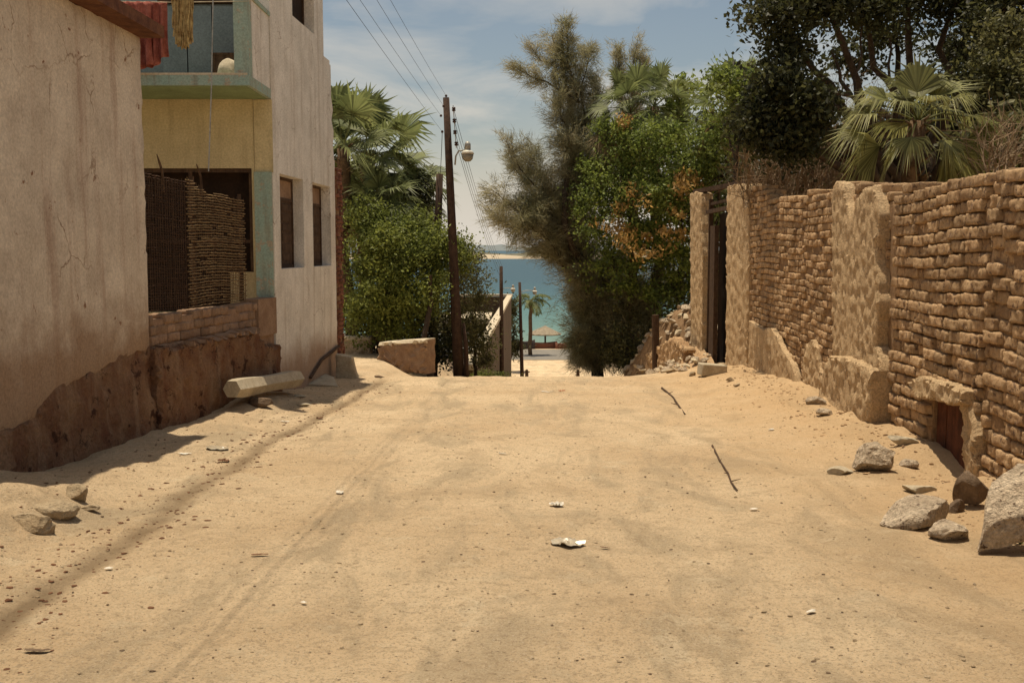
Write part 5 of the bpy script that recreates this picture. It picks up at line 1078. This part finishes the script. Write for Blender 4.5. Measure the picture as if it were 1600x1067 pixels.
broad_tree('dark_shrub', gp(atY(600, 29.5), 29.5), P(600, 470, 29.5), [B(570, 330, 29.5, 30, 25, .6), B(570, 500, 29, 45, 40, 1), B(640, 500, 29, 50, 40, 1), B(690, 540, 28.5, 30, 25, .7), B(650, 300, 30.5, 30, 25, .6), B(600, 420, 30, 70, 60, 1)], 260, 50, .2, (.12, .07), 'fig', 'dark undergrowth in the yard behind the bright green shrub tree', 'shrub', .10, 44)
mb = MB(); limb(mb, gp(atY(671, 26.3), 26.3)+Vector((0, 0, -.1)), P(672, 430, 26.6), .10, .06, 0, 3, n=8, k=9); tag(mb.build('tree_stump', M['bark'], loc=tuple(gp(atY(671, 26.3), 26.3))), 'bare brown tree trunk at the right end of the garden wall', 'tree trunk')
broad_tree('low_shrub', gp(atY(760, 31), 31), P(760, 585, 31), [B(752, 588, 31, 16, 10, 1), B(775, 590, 32, 20, 8, 1)], 60, 34, .08, (.06, .035), 'shrub', 'small bright green weed patch at the foot of the brown retaining wall', 'plant', .02, 45)
broad_tree('low_shrub', gp(atY(795, 92), 92), P(803, 520, 92), [B(800, 500, 92, 8, 45, 1), B(803, 540, 92, 9, 20, 1), B(797, 475, 92, 8, 14, .5)], 60, 34, .3, (.3, .14), 'fig', 'dark hedge just past the end of the brown retaining wall', 'shrub', .08, 46)
# weed with yellow flowers by the big slab
q = G(1594, 850); t = thing('flowering_weed', tuple(q), 'tiny yellow flowered weed at the right foot of the largest slab', 'plant'); mb = MB(); m2 = MB(); rr = random.Random(2)
for i in range(14):
    e = q+Vector((rr.gauss(0, .06), rr.gauss(0, .04), rr.uniform(.06, .18))); mb.tube([q, e], .003, 3)
    leaf_quads(mb, np.array([tuple(q.lerp(e, .4+.15*k)) for k in range(4)]), .04, .02)
    if i < 4: leaf_quads(m2, np.array([tuple(e)]*5)+RNG.normal(size=(5, 3))*.008, .025, .018)
mb.build('stems', M['green'], t); m2.build('flowers', M['yflower'], t)

# ------------------------------------------------------------------ litter, sticks, pebbles
def scrap(px, py, w, d, m, label, cat='litter', seed=0, lift=.012, crumple=.3, name='paper_scrap'):
    q = G(px, py); n = 9; rr = random.Random(seed+px); mb = MB(); V = []; a0 = rr.uniform(0, 3)
    for i in range(n):
        for j in range(n):
            s, t = i/(n-1)*2-1, j/(n-1)*2-1; k = max(abs(s), abs(t)); r_ = k*(1+.35*noise.noise(Vector((s*1.5+px, t*1.5, seed)))); l = math.hypot(s, t) or 1
            x, y = s/l*r_*w/2, t/l*r_*d/2; xx = q.x+x*math.cos(.2*a0)-y*math.sin(.2*a0); yy = q.y+y+x*.1; V.append((xx, yy, gz(xx, yy)+lift+crumple*min(w, d)*.5*abs(noise.noise(Vector((s*2.2, t*2.2, px*.1))))*1.4))
    N = n*n; V2 = [(x, y, z-.004) for x, y, z in V]; f = [(i*n+j, (i+1)*n+j, (i+1)*n+j+1, i*n+j+1) for i in range(n-1) for j in range(n-1)]; f += [tuple(N+v for v in q_[::-1]) for q_ in f]
    ring = [j for j in range(n)]+[i*n+n-1 for i in range(1, n)]+[(n-1)*n+j for j in range(n-2, -1, -1)]+[i*n for i in range(n-2, 0, -1)]
    f += [(ring[i], ring[(i+1) % len(ring)], N+ring[(i+1) % len(ring)], N+ring[i]) for i in range(len(ring))]
    mb.add(V, f); return tag(mb.build(name, m, loc=tuple(q)), label, cat)
scrap(340, 702, .24, .16, M['plastic'], 'crumpled pale plastic bag lying at the edge of the house shadow', name='plastic_bag')
scrap(289, 710, .13, .06, M['paper'], 'small white paper strip left of the pale plastic bag', crumple=.1)
scrap(531, 771, .075, .07, M['paper'], 'white paper scrap between the groove line and the road centre')
scrap(785, 710, .09, .05, M['paper'], 'small white paper scrap high on the road centre')
scrap(870, 790, .11, .11, M['paper'], 'white crumpled paper ball near the middle of the road', crumple=.6)
scrap(885, 851, .20, .20, M['plastic'], 'flat clear plastic bag in the middle of the road', name='plastic_bag', crumple=.35)
scrap(945, 858, .07, .035, M['brownlit'], 'dark dry leaf right of the clear plastic bag', name='dry_leaf')
scrap(1178, 797, .06, .05, M['paper'], 'tiny white scrap on the right half of the road')
scrap(1268, 958, .05, .035, M['paper'], 'small bright white scrap low on the right of the road', crumple=.5)
scrap(170, 890, .05, .03, M['paper'], 'tiny white scrap beside the groove line at left')
scrap(855, 613, .20, .10, M['paper'], 'pale scrap beside the orange peel at the crest', crumple=.1)
scrap(878, 612, .12, .08, M['orange'], 'orange peel lying on the crest of the road', name='orange_peel', crumple=.6)
scrap(446, 660, .14, .07, M['paper'], 'white scrap on the dirt below the fallen column')
scrap(500, 655, .10, .10, M['brownlit'], 'brown leaf scrap lying in the groove line', name='dry_leaf', crumple=.6)
scrap(350, 722, .14, .10, M['brownlit'], 'rust brown curled leaf below the pale plastic bag', name='dry_leaf', crumple=.6)
scrap(475, 944, .03, .03, M['paper'], 'speck of white paper on the lower left road')
scrap(405, 869, .10, .03, M['brownlit'], 'thin brown bark sliver on the left half of the road', name='bark_sliver')
scrap(60, 1020, .12, .04, M['rockd'], 'grey splinter of wood in the lower left corner', name='wood_splinter')
scrap(1205, 672, .07, .05, M['paper'], 'pale chip of stone near the base of the plaster dado')
def stick(pts, r, label, name='stick'):
    P3 = [G(*p, lift=.012) for p in pts]; mb = MB(); mb.tube(P3, [r*(1-.6*i/len(P3)) for i in range(len(P3))], 6)
    for i in range(1, len(P3)-1): rr = random.Random(i+pts[0][0]); mb.tube([P3[i], P3[i]+Vector((rr.uniform(-.12, .14), rr.uniform(-.05, .1), .02))], [r*.5, r*.2], 4)
    return tag(mb.build(name, M['darkwood'], loc=tuple(P3[0])), label, 'stick')
stick([(1113, 698), (1125, 722), (1138, 742), (1142, 754), (1152, 768)], .012, 'forked dead branch lying on the right of the road')
stick([(1034, 607), (1045, 616), (1052, 622), (1060, 634), (1070, 648)], .018, 'crooked dead branch near the crest on the right')
def scatter(n, name, m, label, smin, smax, region, seed, flat=.6, clump=None):
    rng = np.random.default_rng(seed); bm = bmesh.new(); bmesh.ops.create_icosphere(bm, subdivisions=1, radius=1); V0 = np.array([v.co for v in bm.verts]); F0 = np.array([[v.index for v in f.verts] for f in bm.faces]); bm.free()
    x, y = region(rng, n); s = smin*(smax/smin)**(rng.random(n)**2.2); z = ground_z(x, y)
    V = V0[None]*rng.uniform(.6, 1.3, (n, len(V0), 1))*np.stack([s*rng.uniform(.7, 1.5, n), s, s*flat], -1)[:, None, :]; V = V+np.stack([x, y, z+s*.1], -1)[:, None, :]
    F = (F0[None]+np.arange(n)[:, None, None]*len(V0)).reshape(-1, 3); mb = MB(); mb.add(V.reshape(-1, 3), F); o = mb.build(name, m); return tag(o, label, 'pebbles' if 'pebble' in name else 'litter', kind='stuff')
def regA(rng, n): y = 3.2+17*rng.random(n)**1.4; return rng.uniform(-3.9, 3.9, n), y
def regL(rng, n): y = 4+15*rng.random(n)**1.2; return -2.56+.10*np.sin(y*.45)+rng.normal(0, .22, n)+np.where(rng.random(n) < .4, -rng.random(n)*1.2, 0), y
def regR(rng, n): y = 5+15*rng.random(n); return 4.0+.05*(y-9)-np.abs(rng.normal(0, .45, n)), y
scatter(7000, 'road_pebbles', M['dirtrock'], 'small pebbles and grit scattered over the dusty road', .003, .013, regA, 1)
scatter(2600, 'dark_pebbles', M['rockd'], 'dark grit and crumbs scattered over the dusty road', .002, .012, regA, 2)
scatter(2200, 'groove_litter', M['brownlit'], 'brown leaf crumbs gathered along the groove line', .003, .022, regL, 3, .4)
scatter(1500, 'wall_foot_pebbles', M['adobe'], 'adobe crumbs fallen along the foot of the right wall', .004, .026, regR, 4)
